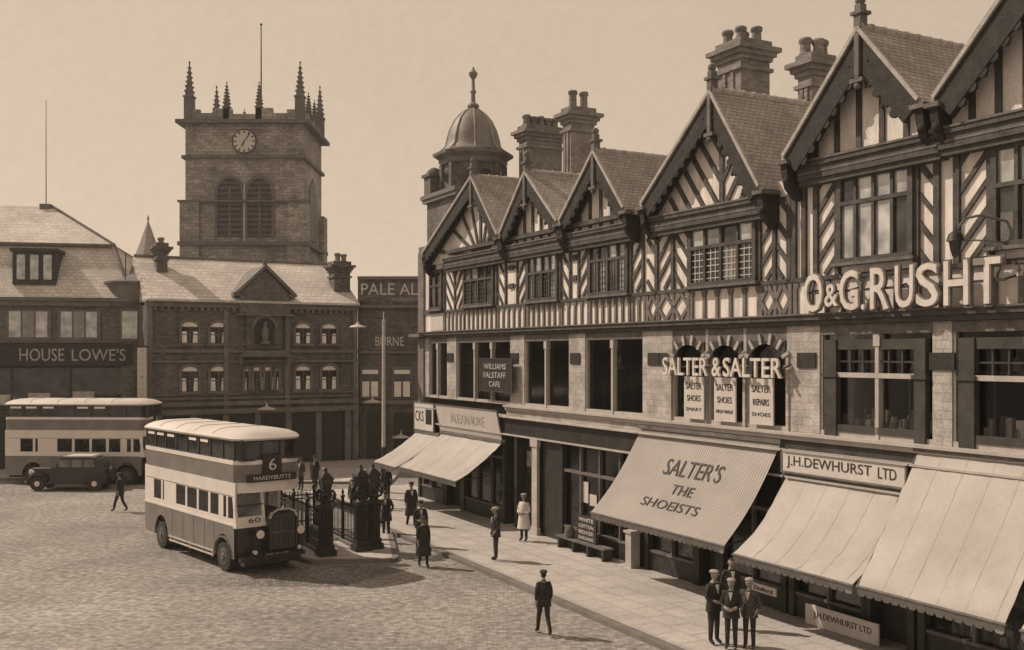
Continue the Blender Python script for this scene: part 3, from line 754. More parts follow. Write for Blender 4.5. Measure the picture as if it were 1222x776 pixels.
awning('striped awning with three lines of dark lettering', 4.2, 10.65, .15, 2.1, 4.68, 2.08, .22, stripes=True,
       letters=[("SALTER'S", 6.35, 9.0, .60, .76), ('THE', 7.2, 8.2, .42, .52), ('SHOEISTS', 6.2, 8.9, .235, .34)])
awning('plain awning under the long white butcher signboard', 10.95, 15.0, .2, 2.05, 3.86, 1.92, .26)
awning('nearest plain awning with a grey flap hanging down its left end', 15.2, 18.85, .15, 2.1, 4.86, 1.95, .06, flap=[(15.2, 3.0)])
awning('awning at the frame edge, beyond the flapped one', 19.2, 23.5, .15, 2.1, 4.64, 1.92, .12)

def board(name, label, u0, u1, y, z0, z1, fm, lines, lm, frame=None, t=.05, cat='sign', tilt=0, group=None):
    T = Thing(name, label, cat, ROW, ((u0 + u1) / 2, y, z0), group)
    b = MB(); b.box(u0, u1, y - t, y, z0, z1)
    if tilt:
        for i, v in enumerate(b.v): b.v[i] = (v[0], v[1] + (z1 - v[2]) * tilt, v[2])
    bo = T.part('board', b, fm)
    if frame:
        f = MB()
        for a, c, d, e in ((u0 - .05, u1 + .05, z0 - .05, z0), (u0 - .05, u1 + .05, z1, z1 + .05), (u0 - .05, u0, z0, z1), (u1, u1 + .05, z0, z1)): f.box(a, c, y - t - .02, y, d, e)
        if tilt: f.v = [(v[0], v[1] + (z1 - v[2]) * tilt, v[2]) for v in f.v]
        T.part('frame', f, frame)
    for (s, a, b_, c, d) in lines:
        x = MB(); x.text(s, a, b_, c, d, y - t, .012)
        if tilt: x.v = [(v[0], v[1] + (z1 - v[2]) * tilt - .004, v[2]) for v in x.v]
        T.part('lettering', x, lm)
    return T
board('shop_sign', 'tilted white signboard with faint lettering above a cream awning', -11.75, -5.55, -.45, 3.55, 4.72, 'sign_white', [('ALEXANDRE', -10.3, -6.9, 4.02, 4.42)], 'letter_faint', 'timber_worn_or_shaded', tilt=.22)
T = board('shop_sign', 'white corner sign with black panels above the small far awning', -14.5, -12.2, -.35, 3.45, 4.72, 'sign_white', [('CKS', -14.35, -13.35, 3.85, 4.35)], 'letter_dark', 'timber_worn_or_shaded')
k = MB(); k.box(-13.1, -12.4, -.41, -.4, 3.75, 4.45); T.part('black_panel', k, 'dark_paint')
board('shop_sign', 'dark hanging board with three dim lines among first-floor windows', -7.6, -4.6, -.25, 5.55, 6.85, 'dark_paint', [('WILLIAMS', -7.1, -5.1, 6.45, 6.68), ('FALSTAFF', -7.1, -5.1, 6.08, 6.32), ('CAFE', -6.6, -5.6, 5.72, 5.94)], 'letter_faint', 'dark_wood')
board('shop_sign', 'long white signboard above a plain butcher awning', 10.95, 15.0, -.32, 3.98, 4.5, 'sign_white', [('J.H.DEWHURST', 11.12, 14.0, 4.07, 4.40), ('LTD', 14.2, 14.75, 4.12, 4.38)], 'letter_dark', 'timber_worn_or_shaded')
board('shop_sign', 'white board set low at the pavement below the butcher awning', 11.9, 14.3, -.42, .14, .66, 'sign_white', [('J.H.DEWHURST LTD', 12.2, 14.1, .32, .52)], 'letter_dark', None)
board('price_ticket', 'small white script ticket in the shade behind the capped men', 10.0, 10.95, -.55, .62, .84, 'sign_white', [('Dewhurst', 10.1, 10.85, .66, .79)], 'letter_dark', None)
for x0, lines, lab in ((6.42, ['SALTER', 'SHOES', 'SMART'], 'white window bill, leftmost of three under the arched windows'), (7.85, ['SALTER', 'SHOES', 'HIGH WALK'], 'white window bill with boxed middle line, between two others'), (9.4, ['SALTER', 'REPAIRS', 'SHOES'], 'white window bill about repairs, rightmost of three')):
    T = board('window_bill', lab, x0, x0 + .95, -.1, 5.12, 6.4, 'sign_white', [(lines[0], x0 + .1, x0 + .85, 6.02, 6.22), (lines[1], x0 + .15, x0 + .8, 5.66, 5.84), (lines[2], x0 + .1, x0 + .85, 5.36, 5.46)], 'letter_dark', None, group='paper bills in the arched windows')
def big_letters(label, words, y, lm='letter_pale', outline=None, z=(8.15, 9.1), group=None):
    T = Thing('letter_sign', label, 'sign', ROW, (words[0][1], y, z[0]))
    for s, a, b, z0, z1 in words:
        if outline:
            m = MB(); m.text(s, a - .05, b + .05, z0 - .04, z1 + .04, y + .05, .05, grow=.035); T.part('letter_shadow', m, outline)
        m = MB(); m.text(s, a, b, z0, z1, y, .07, grow=.008); T.part('lettering', m, lm)
    b = MB(); zz = (words[0][3] + words[0][4]) / 2; b.box(words[0][1] - .05, words[-1][2] + .05, y + .01, y + .04, zz - .03, zz + .03)
    for i in range(5):
        u = words[0][1] + (words[-1][2] - words[0][1]) * i / 4; b.bar((u, y + .02, zz), (u, .0, zz + .1), .04, .04, up=(0, 0, 1))
    T.part('bracket', b, 'iron')
T0 = 8.16; T1 = 9.14
big_letters('huge pale cut-out letters across the nearest timbered building', [('O', 11.86, 12.5, T0, T1), ('&', 12.58, 13.02, T0 + .12, T1 - .3), ('G', 13.08, 13.68, T0, T1), ('.', 13.78, 13.88, T0, T0 + .13), ('R', 14.06, 14.62, T0, T1), ('U', 14.8, 15.32, T0, T1), ('S', 15.4, 16.0, T0, T1), ('H', 16.15, 16.78, T0, T1), ('T', 16.9, 17.56, T0, T1)], -.42, outline='timber_worn_or_shaded')
big_letters('pale letters fixed across the three arched windows', [('SALTER', 5.6, 7.8, 6.43, 6.98), ('&', 8.0, 8.4, 6.43, 6.98), ('SALTER', 8.5, 10.9, 6.43, 6.98)], -.3)

# hanging white lamp shades behind the first-floor windows
i = 0
for u, lab in ((1.9, 'white cone lampshade, left one in the first-floor window above the plain dark shop'), (3.55, 'white cone lampshade, right one in the first-floor window above the plain dark shop'), (12.95, 'white cone lampshade hanging in the large window left of its mullion'), (14.55, 'white cone lampshade hanging in the large window right of its mullion'), (17.2, 'white cone lampshade in the first-floor window beneath the wall lantern')):
    m = MB(); m.lathe((u, .55, 6.55), [(.24, 0), (.05, .42), (.02, .48)], 12); m.cyl((u, .55, 7.0), (u, .55, 7.55), .012, n=5)
    solo('hanging_lamp', lab, 'lamp', m, 'sign_white', ROW, (u, .55, 6.55), 'cone lampshades behind first-floor windows')
for u0, u1, lab in ((12.5, 15.2, 'white parcels and goods on the sill of the large first-floor window'), (16.6, 19.2, 'pale goods heaped in the first-floor window at the right edge')):
    m = MB(); goods(m, u0, u1, .25, .6, 5.0, 40, .75); m.box(u0, u1, .3, 1.0, 4.9, 5.0, 1)
    solo('window_display', lab, 'shop display', m, ['goods_b', 'goods_a', 'sign_white'], ROW, ((u0 + u1) / 2, .6, 5.0))

# wall lantern by the big letters
T = Thing('wall_lantern', 'iron lantern on a scrolled bracket in front of the big letters', 'lantern', ROW, (17.4, 0, 9.9))
m = MB(); pts = [(17.45, -.1, 9.9), (17.35, -.3, 9.95), (17.1, -.5, 10.05), (16.85, -.66, 10.0), (16.65, -.72, 9.75)]; m.tube(pts, .03); m.tube([(17.45, -.1, 9.45), (17.2, -.5, 9.5), (16.75, -.65, 9.55)], .02); m.box(17.3, 17.6, -.12, .02, 9.3, 10.1)
T.part('bracket', m, 'timber_worn_or_shaded')
m = MB(); m.lathe((16.65, -.72, 9.17), [(.02, 0), (.07, .04), (.11, .18), (.14, .35), (.17, .37), (.09, .48), (.04, .53), (.02, .6)], 10); T.part('lamp_glass', m, 'dark_glass')
m = MB(); m.lathe((16.65, -.72, 9.53), [(.19, 0), (.14, .16), (.05, .22), (.02, .34)], 10); T.part('lamp_cap', m, 'iron')

# stall bench and price board in front of the plain dark shop
T = Thing('display_bench', 'low wooden bench on the pavement before the dark shop window', 'bench', ROW, (1.4, -.75, .12))
m = MB(); m.box(-.2, 3.0, -.85, -.45, .5, .56); T.part('top', m, 'timber_worn_or_shaded')
for u in (-.05, .95, 1.9, 2.85):
    m = MB(); m.box(u - .05, u + .05, -.82, -.5, .12, .5); T.part('leg', m, 'dark_wood')
m = MB(); m.box(-.1, 2.9, -.5, -.46, .14, .49); T.part('back_panel', m, 'dark_wood')
board('price_board', 'dark board with four white lines standing on the bench', .95, 2.2, -.6, .57, 1.45, 'dark_paint', [('WHITE', 1.1, 2.05, 1.25, 1.38), ('COTTON', 1.1, 2.05, 1.03, 1.15), ('REDUCED', 1.1, 2.05, .82, .94), ('BARGAINS', 1.1, 2.05, .62, .74)], 'letter_pale', None)
m = MB(); m.lathe((.55, -.7, .56), [(.16, 0), (.2, .2), (.18, .3), (.1, .42), (.02, .45)], 10); solo('covered_basket', 'rounded pale bundle on the bench left of the price board', 'bundle', m, 'goods_b', ROW, (.55, -.7, .56))
m = MB(); m.box(3.9, 4.22, -.6, -.25, .12, 1.25); m.box(3.85, 4.27, -.65, -.2, 1.253, 1.33)
solo('stone_bollard', 'square pale post at the foot of the lettered awning shop', 'post', m, 'stone_trim', ROW, (4.05, -.4, .12))

# ------------------------------------------------------------------ domed brick turret at the far end
T = Thing('turret', 'brick corner turret with a bell-shaped lead dome behind the first gable', 'turret', ROW, (-13, 2, 0))
m = MB(); m.box(-14.62, -10.9, .32, 4.2, 0, 14.6); T.part('wall', m, 'brick_turret')
m = MB(); m.box(-14.85, -10.8, .05, 4.4, 14.6, 14.8); m.box(-14.75, -10.85, .12, 4.3, 14.42, 14.595); m.box(-14.78, -14.1, -.1, .31, 0, 12.0); m.box(-14.8, -14.05, -.05, .31, 12.003, 12.3); m.box(-15.0, -13.7, -.5, .3, 7.9, 8.05); T.part('cornice', m, 'stone_market')
m = MB(); m.box(-14.7, -13.95, .2, .95, 14.803, 15.7); m.box(-14.8, -13.85, .1, 1.05, 15.703, 15.85); m.lathe((-14.32, .57, 15.85), [(.42, 0), (.36, .15), (.2, .3), (.03, .36)], 12); T.part('corner_pier', m, 'brick_turret')
cc = (-13.1, 2.1, 0); PH = R(22.5)
m = MB(); m.lathe(cc, [(1.5, 14.805), (1.5, 16.2)], 8, ph=PH)
for i in range(8):
    a = R(45 * i) + PH; m.box(cc[0] + 1.47 * math.cos(a) - .14, cc[0] + 1.47 * math.cos(a) + .14, cc[1] + 1.47 * math.sin(a) - .14, cc[1] + 1.47 * math.sin(a) + .14, 14.81, 16.2)
dr = T.part('octagon', m, 'brick_turret')
m = MB(); m.lathe(cc, [(1.6, 16.2), (1.68, 16.3), (1.68, 16.45), (1.95, 16.62), (1.98, 16.75), (1.6, 16.85)], 8, ph=PH); T.part('cornice', m, 'stone_market')
m = MB()
for i in range(8):
    a = R(45 * i); c, s_ = math.cos(a), math.sin(a)
    m.cyl((cc[0] + 1.34 * c, cc[1] + 1.34 * s_, 15.6), (cc[0] + 1.42 * c, cc[1] + 1.42 * s_, 15.6), .3, n=10); m.cut()
T.part('oculus', m, 'dark_glass', dr)
m = MB(); m.lathe(cc, [(1.62, 16.85), (1.45, 16.95), (1.32, 17.15), (1.25, 17.5), (1.12, 17.95), (.9, 18.4), (.6, 18.75), (.3, 18.95), (.2, 19.05)], 16); dm = T.part('dome', m, 'lead')
m = MB()
for i in range(8):
    a = R(45 * i) + PH; pr = [(1.63, 16.87), (1.34, 17.15), (1.27, 17.5), (1.14, 17.95), (.92, 18.4), (.62, 18.75), (.3, 18.97)]
    m.tube([(cc[0] + r_ * math.cos(a), cc[1] + r_ * math.sin(a), z_) for r_, z_ in pr], .035, 5); m.cut()
T.part('dome_rib', m, 'ridge_tile', dm)
m = MB(); m.lathe((cc[0], cc[1], 19.0), [(.2, 0), (.3, .1), (.28, .2), (.12, .3), (.1, .7), (.16, .85), (.09, .95), (.08, 1.45), (.2, 1.6), (.22, 1.75), (.1, 1.88), (.03, 2.05)], 10); T.part('finial', m, 'lead', dm)

# ------------------------------------------------------------------ church tower
TX0, TX1, TY, TD = -31.2, -20.0, 97.5, 9.6
T = Thing('church_tower', 'tall soot-dark stone church tower with clock and pinnacles', 'tower', WORLD, ((TX0 + TX1) / 2, TY, 0), yaw=0)
cx = (TX0 + TX1) / 2
m = MB(); m.box(TX0, TX1, TY, TY + TD, 0, 29.3); m.box(TX0 - .45, TX0 + 1.4, TY - .35, TY + 1, 0, 21.5); m.box(TX1 - 1.4, TX1 + .5, TY - .35, TY + 1, 0, 21.5); m.box(TX1 - 1, TX1 + .55, TY + TD - 1.5, TY + TD + .4, 0, 21.3)
T.part('wall', m, 'church_stone')
m = MB()
for z, e, h in ((17.4, .6, .35), (25.7, .3, .3), (29.0, .75, .35)): m.box(TX0 - e, TX1 + e, TY - e, TY + TD + e, z, z + h)
m.box(TX0 - .6, TX1 + .6, TY - .55, TY, 21.5, 21.7)
T.part('string_course', m, 'church_trim')
for wx in (cx - 1.35, cx + 1.5):
    f = MB(); r_ = 1.28; n = 12; zs = 22.5
    pts = [(wx + r_ * math.cos(math.pi * i / n), zs + 1.45 * math.sin(math.pi * i / n)) for i in range(n + 1)]
    for p, q in zip(pts, pts[1:]): f.bar((p[0], TY - .06, p[1]), (q[0], TY - .06, q[1]), .3, .2)
    f.box(wx - r_ - .13, wx - r_ + .12, TY - .16, TY + .02, 18.2, zs); f.box(wx + r_ - .12, wx + r_ + .13, TY - .16, TY + .02, 18.2, zs)
    f.box(wx - .1, wx + .1, TY - .12, TY + .02, 18.2, zs + .6)
    w = T.part('belfry_window', f, 'church_trim')
    g = MB(); g.prism([(wx - r_, 18.2), (wx + r_, 18.2)] + pts, TY - .03, TY + .02); T.part('opening', g, 'dark_paint', w)
    l = MB()
    for i in range(11): z = 18.4 + i * .5; h = r_ * (1 if z < zs else math.sqrt(max(0, 1 - ((z - zs) / 1.45) ** 2))) - .12; l.bar((wx - h, TY - .07, z), (wx + h, TY - .07, z), .22, .08, up=(0, .8, .6))
    T.part('louvre', l, 'church_trim', w)
m = MB(); m.box(TX1 - .02, TX1 + .08, TY + 3, TY + 6.6, 18.3, 23.2); m.prismx([(TY + 3, 23.2), (TY + 6.6, 23.2), (TY + 4.8, 24.6)], TX1 - .02, TX1 + .08); T.part('belfry_window', m, 'dark_paint', label='dark side belfry opening')
m = MB(); m.cyl((cx + .08, TY - .2, 17.8), (cx + .08, TY - .2, 23.2), .07, n=6); T.part('drainpipe', m, 'iron_pale')
CZ = 27.35; CXX = cx + .05
m = MB(); m.cyl((CXX, TY - .14, CZ), (CXX, TY + .02, CZ), 1.15, n=32); ck = T.part('clock', m, 'clock_white')
m = MB()
for i in range(12): a = R(30 * i); m.bar((CXX + .78 * math.sin(a), TY - .15, CZ + .78 * math.cos(a)), (CXX + 1.02 * math.sin(a), TY - .15, CZ + 1.02 * math.cos(a)), .13, .04)
for i in range(32): a, b = R(11.25 * i), R(11.25 * (i + 1)); m.bar((CXX + 1.12 * math.sin(a), TY - .14, CZ + 1.12 * math.cos(a)), (CXX + 1.12 * math.sin(b), TY - .14, CZ + 1.12 * math.cos(b)), .1, .07)
T.part('numerals', m, 'letter_dark', ck)
m = MB()
for a, l_, w in ((R(205), .55, .12), (R(38), .9, .08)): m.bar((CXX, TY - .18, CZ), (CXX + l_ * math.sin(a), TY - .18, CZ + l_ * math.cos(a)), w, .03)
T.part('clock_hands', m, 'letter_dark', ck)
m = MB()
def para(p, q, inward):
    """stepped battlement between two corners"""
    p, q = Vector(p), Vector(q); n = 7; prof = [.95, .6, 1.15, .6, 1.25, .6, .95]; frac = [0, .16, .24, .42, .58, .76, .84, 1]
    prof = [1.0, .55, 1.05, .62, 1.2, .62, 1.0]
    prof = [1.05, .7, 1.15, .62, 1.2, .7, 1.05]
    frac = [0, .13, .24, .40, .60, .74, .86, 1]
    for i in range(7):
        a = p.lerp(q, frac[i]); b = p.lerp(q, frac[i + 1]); o = Vector(inward) * .5
        m.add([a, b, b + o, a + o] + [v + Vector((0, 0, prof[i])) for v in (a, b, b + o, a + o)], [(0, 3, 2, 1), (4, 5, 6, 7), (0, 1, 5, 4), (1, 2, 6, 5), (2, 3, 7, 6), (3, 0, 4, 7)])
zb = 29.35
para((TX0 - .1, TY - .1, zb), (TX1 + .1, TY - .1, zb), (0, 1, 0)); para((TX1 + .1, TY - .1, zb), (TX1 + .1, TY + TD, zb), (-1, 0, 0)); para((TX0 - .1, TY - .1, zb), (TX0 - .1, TY + TD, zb), (1, 0, 0)); para((TX0, TY + TD, zb), (TX1, TY + TD, zb), (0, -1, 0))
T.part('parapet', m, 'church_stone')
def pinn(x, y, z, h, w):
    m = MB(); m.box(x - w, x + w, y - w, y + w, zb, z); m.box(x - w * 1.2, x + w * 1.2, y - w * 1.2, y + w * 1.2, z, z + .14)
    m.lathe((x, y, z + .14), [(w * 1.15, 0), (w * .75, h * .3), (w * .4, h * .65), (w * .12, h * .92), (w * .3, h * .95), (w * .05, h)], 4, ph=R(45))
    for k in range(1, 7):
        for i in range(4): a = R(90 * i + 45); rr = w * 1.15 * (1 - k / 8) + .03; m.ball((x + rr * math.cos(a), y + rr * math.sin(a), z + .14 + h * k / 7.5), .13 * (1 - k / 14), n=5)
    T.part('pinnacle', m, 'church_trim')
for x, y in ((TX0 + .3, TY + .3), (TX1 - .3, TY + .3), (TX0 + .3, TY + TD - .3), (TX1 - .1, TY + TD - .3)): pinn(x, y, 31.6, 3.4, .42)
for x, y, s_ in ((TX0 + 3.9, TY + .2, 1), (TX1 - 4.2, TY + .2, 1), (TX0 + 3.2, TY + TD - .3, .8), (TX0 + 1.5, TY + TD - .3, .8), (TX1 - .1, TY + 3.3, .9), (TX1 - .1, TY + 6.3, .9)): pinn(x, y, 30.6, 2.4 * s_, .3)
m = MB(); m.cyl((cx + .9, TY + 3, 29), (cx + .9, TY + 3, 39.5), .09, .05, 8); m.ball((cx + .9, TY + 3, 39.5), .13, n=8)
T.part('flagpole', m, 'iron')

# small pointed roof between the brick buildings
m = MB(); m.box(-31.0, -28.9, 83, 85, 10, 14.4, 1); m.lathe((-29.95, 84, 14.4), [(1.5, 0), (1.2, .5), (.75, 1.6), (.3, 2.9), (.04, 3.6)], 8); m.lathe((-29.95, 84, 18.0), [(.05, 0), (.12, .15), (.02, .5)], 6); m.box(-31.0, -28.9, 83, 85, 0, 10, 1)
solo('spirelet', 'small dark pointed spire behind the corner turret roof', 'spire', m, ['tiles', 'church_stone'], WORLD, (-29.95, 84, 0))

# ------------------------------------------------------------------ brick market building in the middle
MX0, MY0, MX1, MY1 = -21.7, 60.6, -10.18, 67.1
MA = math.atan2(MY1 - MY0, MX1 - MX0); ML = math.hypot(MX1 - MX0, MY1 - MY0); MK = (MX0, MY0, MA)
def mu_(px):   # only used to lay out the bays from measured bay centres
    r_ = (px - 611) / 1218; d = (math.cos(MA), math.sin(MA)); return (r_ * MY0 - MX0) / (d[0] - r_ * d[1])
T = Thing('market_building', 'long dark brick building with small central pediment and arched windows', 'building', MK, (ML / 2, 0, 0))
ZE = 10.25
m = MB(); m.box(0, ML, 0, 9, 0, ZE - .25); w = T.part('wall', m, 'brick_market')
m = MB(); m.box(-.1, ML + .02, -.25, .0, ZE - .35, ZE - .1); m.box(-.1, ML + .02, -.4, .1, ZE - .1, ZE + .02)
for i in range(34): m.box(ML * i / 34, ML * i / 34 + .16, -.2, 0, ZE - .55, ZE - .353)
m.box(0, ML, -.12, 0, 7.15, 7.35); m.box(0, ML, -.16, 0, 6.55, 6.68); m.box(0, ML, -.22, 0, 3.9, 4.15); m.box(0, ML, -.12, 0, 4.3, 4.42); m.box(0, ML, -.1, 0, 4.55, 4.65)
for u in (0.02, ML / 2 - 2.1, ML / 2 + 1.75, ML - .32): m.box(u, u + .3, -.13, 0, .2, ZE - .36)
T.part('string_course', m, 'stone_market')
m = MB(); m.prismx([(-.5, ZE - .02), (-.5, ZE + .1), (4.5, ZE + 3.0), (9.5, ZE + .1), (9.5, ZE - .02)], 0, ML); ro = T.part('roof', m, 'slate')
m = MB(); m.cyl((0, 4.5, ZE + 3.02), (ML, 4.5, ZE + 3.02), .12, n=6); T.part('ridge', m, 'stone_market', ro)
gc = mu_(314); gw = 1.85
m = MB(); m.prism([(gc - gw + .3, 9.6), (gc + gw - .3, 9.6), (gc + gw - .3, ZE + .6), (gc, ZE + 2.1), (gc - gw + .3, ZE + .6)], -.45, 3.0); m.box(gc - 1.1, gc + 1.1, -.3, 0, 7.36, 9.6); T.part('pediment', m, 'brick_market')
m = MB()
for s_ in (-1, 1): m.bar((gc, .9, ZE + 2.3), (gc + s_ * gw, .9, ZE + .55), .18, 3.2)
m.box(gc - gw + .1, gc + gw - .1, -.55, 0, 9.45, 9.597); m.lathe((gc, -.4, ZE + 2.3), [(.1, 0), (.16, .15), (.04, .5)], 8); m.bar((gc - gw - .15, -.3, ZE + .5), (gc - gw + .35, -.3, ZE + .5), .2, .6); m.bar((gc + gw - .35, -.3, ZE + .5), (gc + gw + .15, -.3, ZE + .5), .2, .6); T.part('pediment_coping', m, 'stone_market')
m = MB(); m.cyl((gc, -.36, 8.7), (gc, -.3, 8.7), .62, n=20); m.box(gc - .62, gc + .62, -.355, -.3, 7.7, 8.7); T.part('niche', m, 'dark_paint')
m = MB()
for i in range(12): a, b = math.pi * i / 12, math.pi * (i + 1) / 12; m.bar((gc + .74 * math.cos(a), -.36, 8.7 + .74 * math.sin(a)), (gc + .74 * math.cos(b), -.36, 8.7 + .74 * math.sin(b)), .2, .14)
m.lathe((gc, -.5, 7.7), [(.3, 0), (.3, .15), (.15, .2), (.22, .6), (.2, .9), (.1, 1.05), (.13, 1.2), (.1, 1.35)], 8); T.part('niche_surround', m, 'stone_market')
m = MB(); m.box(gc - 1.6, gc + 1.6, -.7, 0, 6.9, 7.0); m.prism([(gc - 1.5, 7.0), (gc + 1.5, 7.0), (gc + 1.1, 7.3), (gc - 1.1, 7.3)], -.6, 0); m.box(gc - 1.6, gc - 1.4, -.5, 0, 6.5, 6.9); m.box(gc + 1.4, gc + 1.6, -.5, 0, 6.5, 6.9); T.part('hood', m, 'stone_market')
def mwin(T, u, w, z0, zs, arch=True, curt=True, y=0):
    """arched sash window: surround (part) > pane, blind, curtain"""
    f = MB(); h = w / 2
    f.box(u - h - .14, u - h, y - .1, y + .02, z0, zs); f.box(u + h, u + h + .14, y - .1, y + .02, z0, zs); f.box(u - h - .25, u + h + .25, y - .2, y + .02, z0 - .14, z0)
    n = 8; pts = [(u + (h + .07) * math.cos(math.pi * i / n), zs + (h + .07) * .62 * math.sin(math.pi * i / n)) for i in range(n + 1)]
    for p, q in zip(pts, pts[1:]): f.bar((p[0], y - .05, p[1]), (q[0], y - .05, q[1]), .17, .13)
    wd_ = T.part('window', f, 'stone_market')
    g = MB(); g.prism([(u - h, z0), (u + h, z0)] + [(u + h * math.cos(math.pi * i / n), zs + h * .62 * math.sin(math.pi * i / n)) for i in range(n + 1)], y - .02, y + .02); T.part('pane', g, 'dark_glass', wd_)
    c = MB(); c.prism([(u - h + .04, zs - .02), (u + h - .04, zs - .02)] + [(u + (h - .04) * math.cos(math.pi * i / n), zs + (h - .04) * .58 * math.sin(math.pi * i / n)) for i in range(n + 1)], y - .035, y - .021); T.part('blind', c, 'curtain', wd_)
    if curt:
        c = MB(); q = h * random.uniform(.55, .68); zc = z0 + (zs - z0) * random.uniform(.62, .7)
        c.prism([(u - h + .03, z0 + .03), (u - h + q, z0 + .03), (u - h + q - .03, zc), (u - h + .03, zc)], y - .035, y - .021); c.cut(); c.prism([(u + h - q, z0 + .03), (u + h - .03, z0 + .03), (u + h - .03, zc), (u + h - q + .05, zc)], y - .035, y - .021); T.part('curtain', c, 'curtain', wd_)
    s = MB(); s.box(u - h, u + h, y - .06, y - .036, zs - .09, zs - .02); s.box(u - .03, u + .03, y - .055, y - .036, z0, zs - .09); s.box(u - h, u + h, y - .057, y - .0365, z0 + (zs - z0) * .52 - .025, z0 + (zs - z0) * .52 + .025); T.part('sash', s, 'timber_worn_or_shaded', wd_)
for px in (226.5, 260.5, 361.5, 392.5):
    mwin(T, mu_(px), .98, 7.72, 8.75); mwin(T, mu_(px), .98, 4.78, 6.05)
for px, w in ((296, .42), (306.5, .75), (319, .75), (328.5, .42)): mwin(T, mu_(px), w, 4.78, 6.05)
# ground floor: dark arcade
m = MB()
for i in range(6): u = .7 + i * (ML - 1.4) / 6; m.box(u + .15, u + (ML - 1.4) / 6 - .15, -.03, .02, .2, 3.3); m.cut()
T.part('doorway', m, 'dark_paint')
m = MB()
for i in range(7): u = .7 + i * (ML - 1.4) / 6; m.box(u - .18, u + .18, -.2, 0, .1, 3.4); m.cut()
T.part('pilaster', m, 'stone_market'); m = MB(); m.box(0, ML, -.3, 0, 3.403, 3.7); T.part('entablature', m, 'stone_market')
for px, top in ((314, 1),):
    u = mu_(px); m = MB(); m.lathe((u, -.8, 3.62), [(.6, 0), (.5, .08), (.1, .2), (.06, .35)], 14); m.tube([(u, -.8, 3.9), (u, -.7, 4.05), (u, -.0, 4.1)], .03, 6)
    solo('street_light', 'white dish light on a short arm over the market doorway', 'lamp', m, 'sign_white', MK, (u, -.8, 3.62))
chimney(T, 1.05, 1.7, 2.6, 3.4, 10.5, 13.9, [(.5, .5, .4)], 'brick_market')
chimney(T, ML - 1.25, ML - .15, .9, 2.0, 10.2, 13.1, [(.3, .3, .6), (.7, .3, .55), (.5, .8, .6)], 'brick_market')

# ------------------------------------------------------------------ brick public house to the right of it
PX = lambda px, Y: (px - 611) / 1218 * Y
PY = 67.5
T = Thing('public_house', 'brick public house with pale painted advert high on its wall', 'building', WORLD, (-7, PY, 0))
PU0, PU1 = -10.2, 2.0
m = MB(); m.box(PU0, PU1, PY, PY + 8, 0, 12.0); T.part('wall', m, 'brick_market')
m = MB(); m.box(PU0, PU1, PY - .15, PY + 8.1, 12.0, 12.2); m.box(PU0, PU1, PY - .3, PY, 10.1, 10.3); m.box(PU0, PU1, PY - .15, PY, 7.1, 7.25); m.box(PU0, PU1, PY - .2, PY, 3.75, 4.0)
c_ = PX(447, PY)
for i in range(10): a, b = math.pi * i / 10, math.pi * (i + 1) / 10; m.bar((c_ + 1.15 * math.cos(a), PY - .1, 10.3 + .6 * math.sin(a)), (c_ + 1.15 * math.cos(b), PY - .1, 10.3 + .6 * math.sin(b)), .2, .2)
T.part('string_course', m, 'stone_market')
m = MB(); m.text('PALE ALE', PX(431, PY), PX(508, PY), 10.98, 11.74, PY - .0, .02); T.part('lettering', m, 'letter_pale')
m = MB(); m.text('THE HOUGHTON BREWERY & SONS', PX(429, PY), PX(518, PY), 10.55, 10.8, PY, .02); T.part('lettering', m, 'letter_faint')
m = MB(); m.text('BURNE', PX(448, PY), PX(482, PY), 7.6, 8.2, PY, .03); T.part('lettering', m, 'letter_pale')
for px in (442, 480, 513):
    u = PX(px, PY); f = MB(); f.box(u - .68, u + .68, PY - .08, PY, 4.1, 6.2); wd_ = T.part('window', f, 'stone_market')
    g = MB(); g.box(u - .56, u + .56, PY - .1, PY - .081, 4.2, 6.1); T.part('pane', g, 'dark_glass', wd_)
    c = MB(); c.box(u - .52, u - .06, PY - .12, PY - .101, 4.25, 5.25); c.cut(); c.box(u + .06, u + .52, PY - .12, PY - .101, 4.25, 5.25); c.cut(); c.box(u - .52, u + .52, PY - .12, PY - .101, 5.75, 6.02); T.part('curtain', c, 'curtain', wd_)
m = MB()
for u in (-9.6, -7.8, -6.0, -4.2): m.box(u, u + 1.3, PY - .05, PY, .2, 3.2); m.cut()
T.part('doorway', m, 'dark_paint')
for px, z in ((444, 3.9), (478, 1.6)):
    u = PX(px, 66.5); m = MB(); m.lathe((u, 66.7, z), [(.6, 0), (.5, .08), (.1, .2), (.06, .3)], 14); m.tube([(u, 66.7, z + .25), (u, 66.9, z + .4), (u, PY, z + .45)], .03, 6)
    solo('street_light', 'white dish light below the left curtained window of the public house' if px == 444 else 'white dish light low over the public house doors', 'lamp', m, 'sign_white', WORLD, (u, 66.7, z))

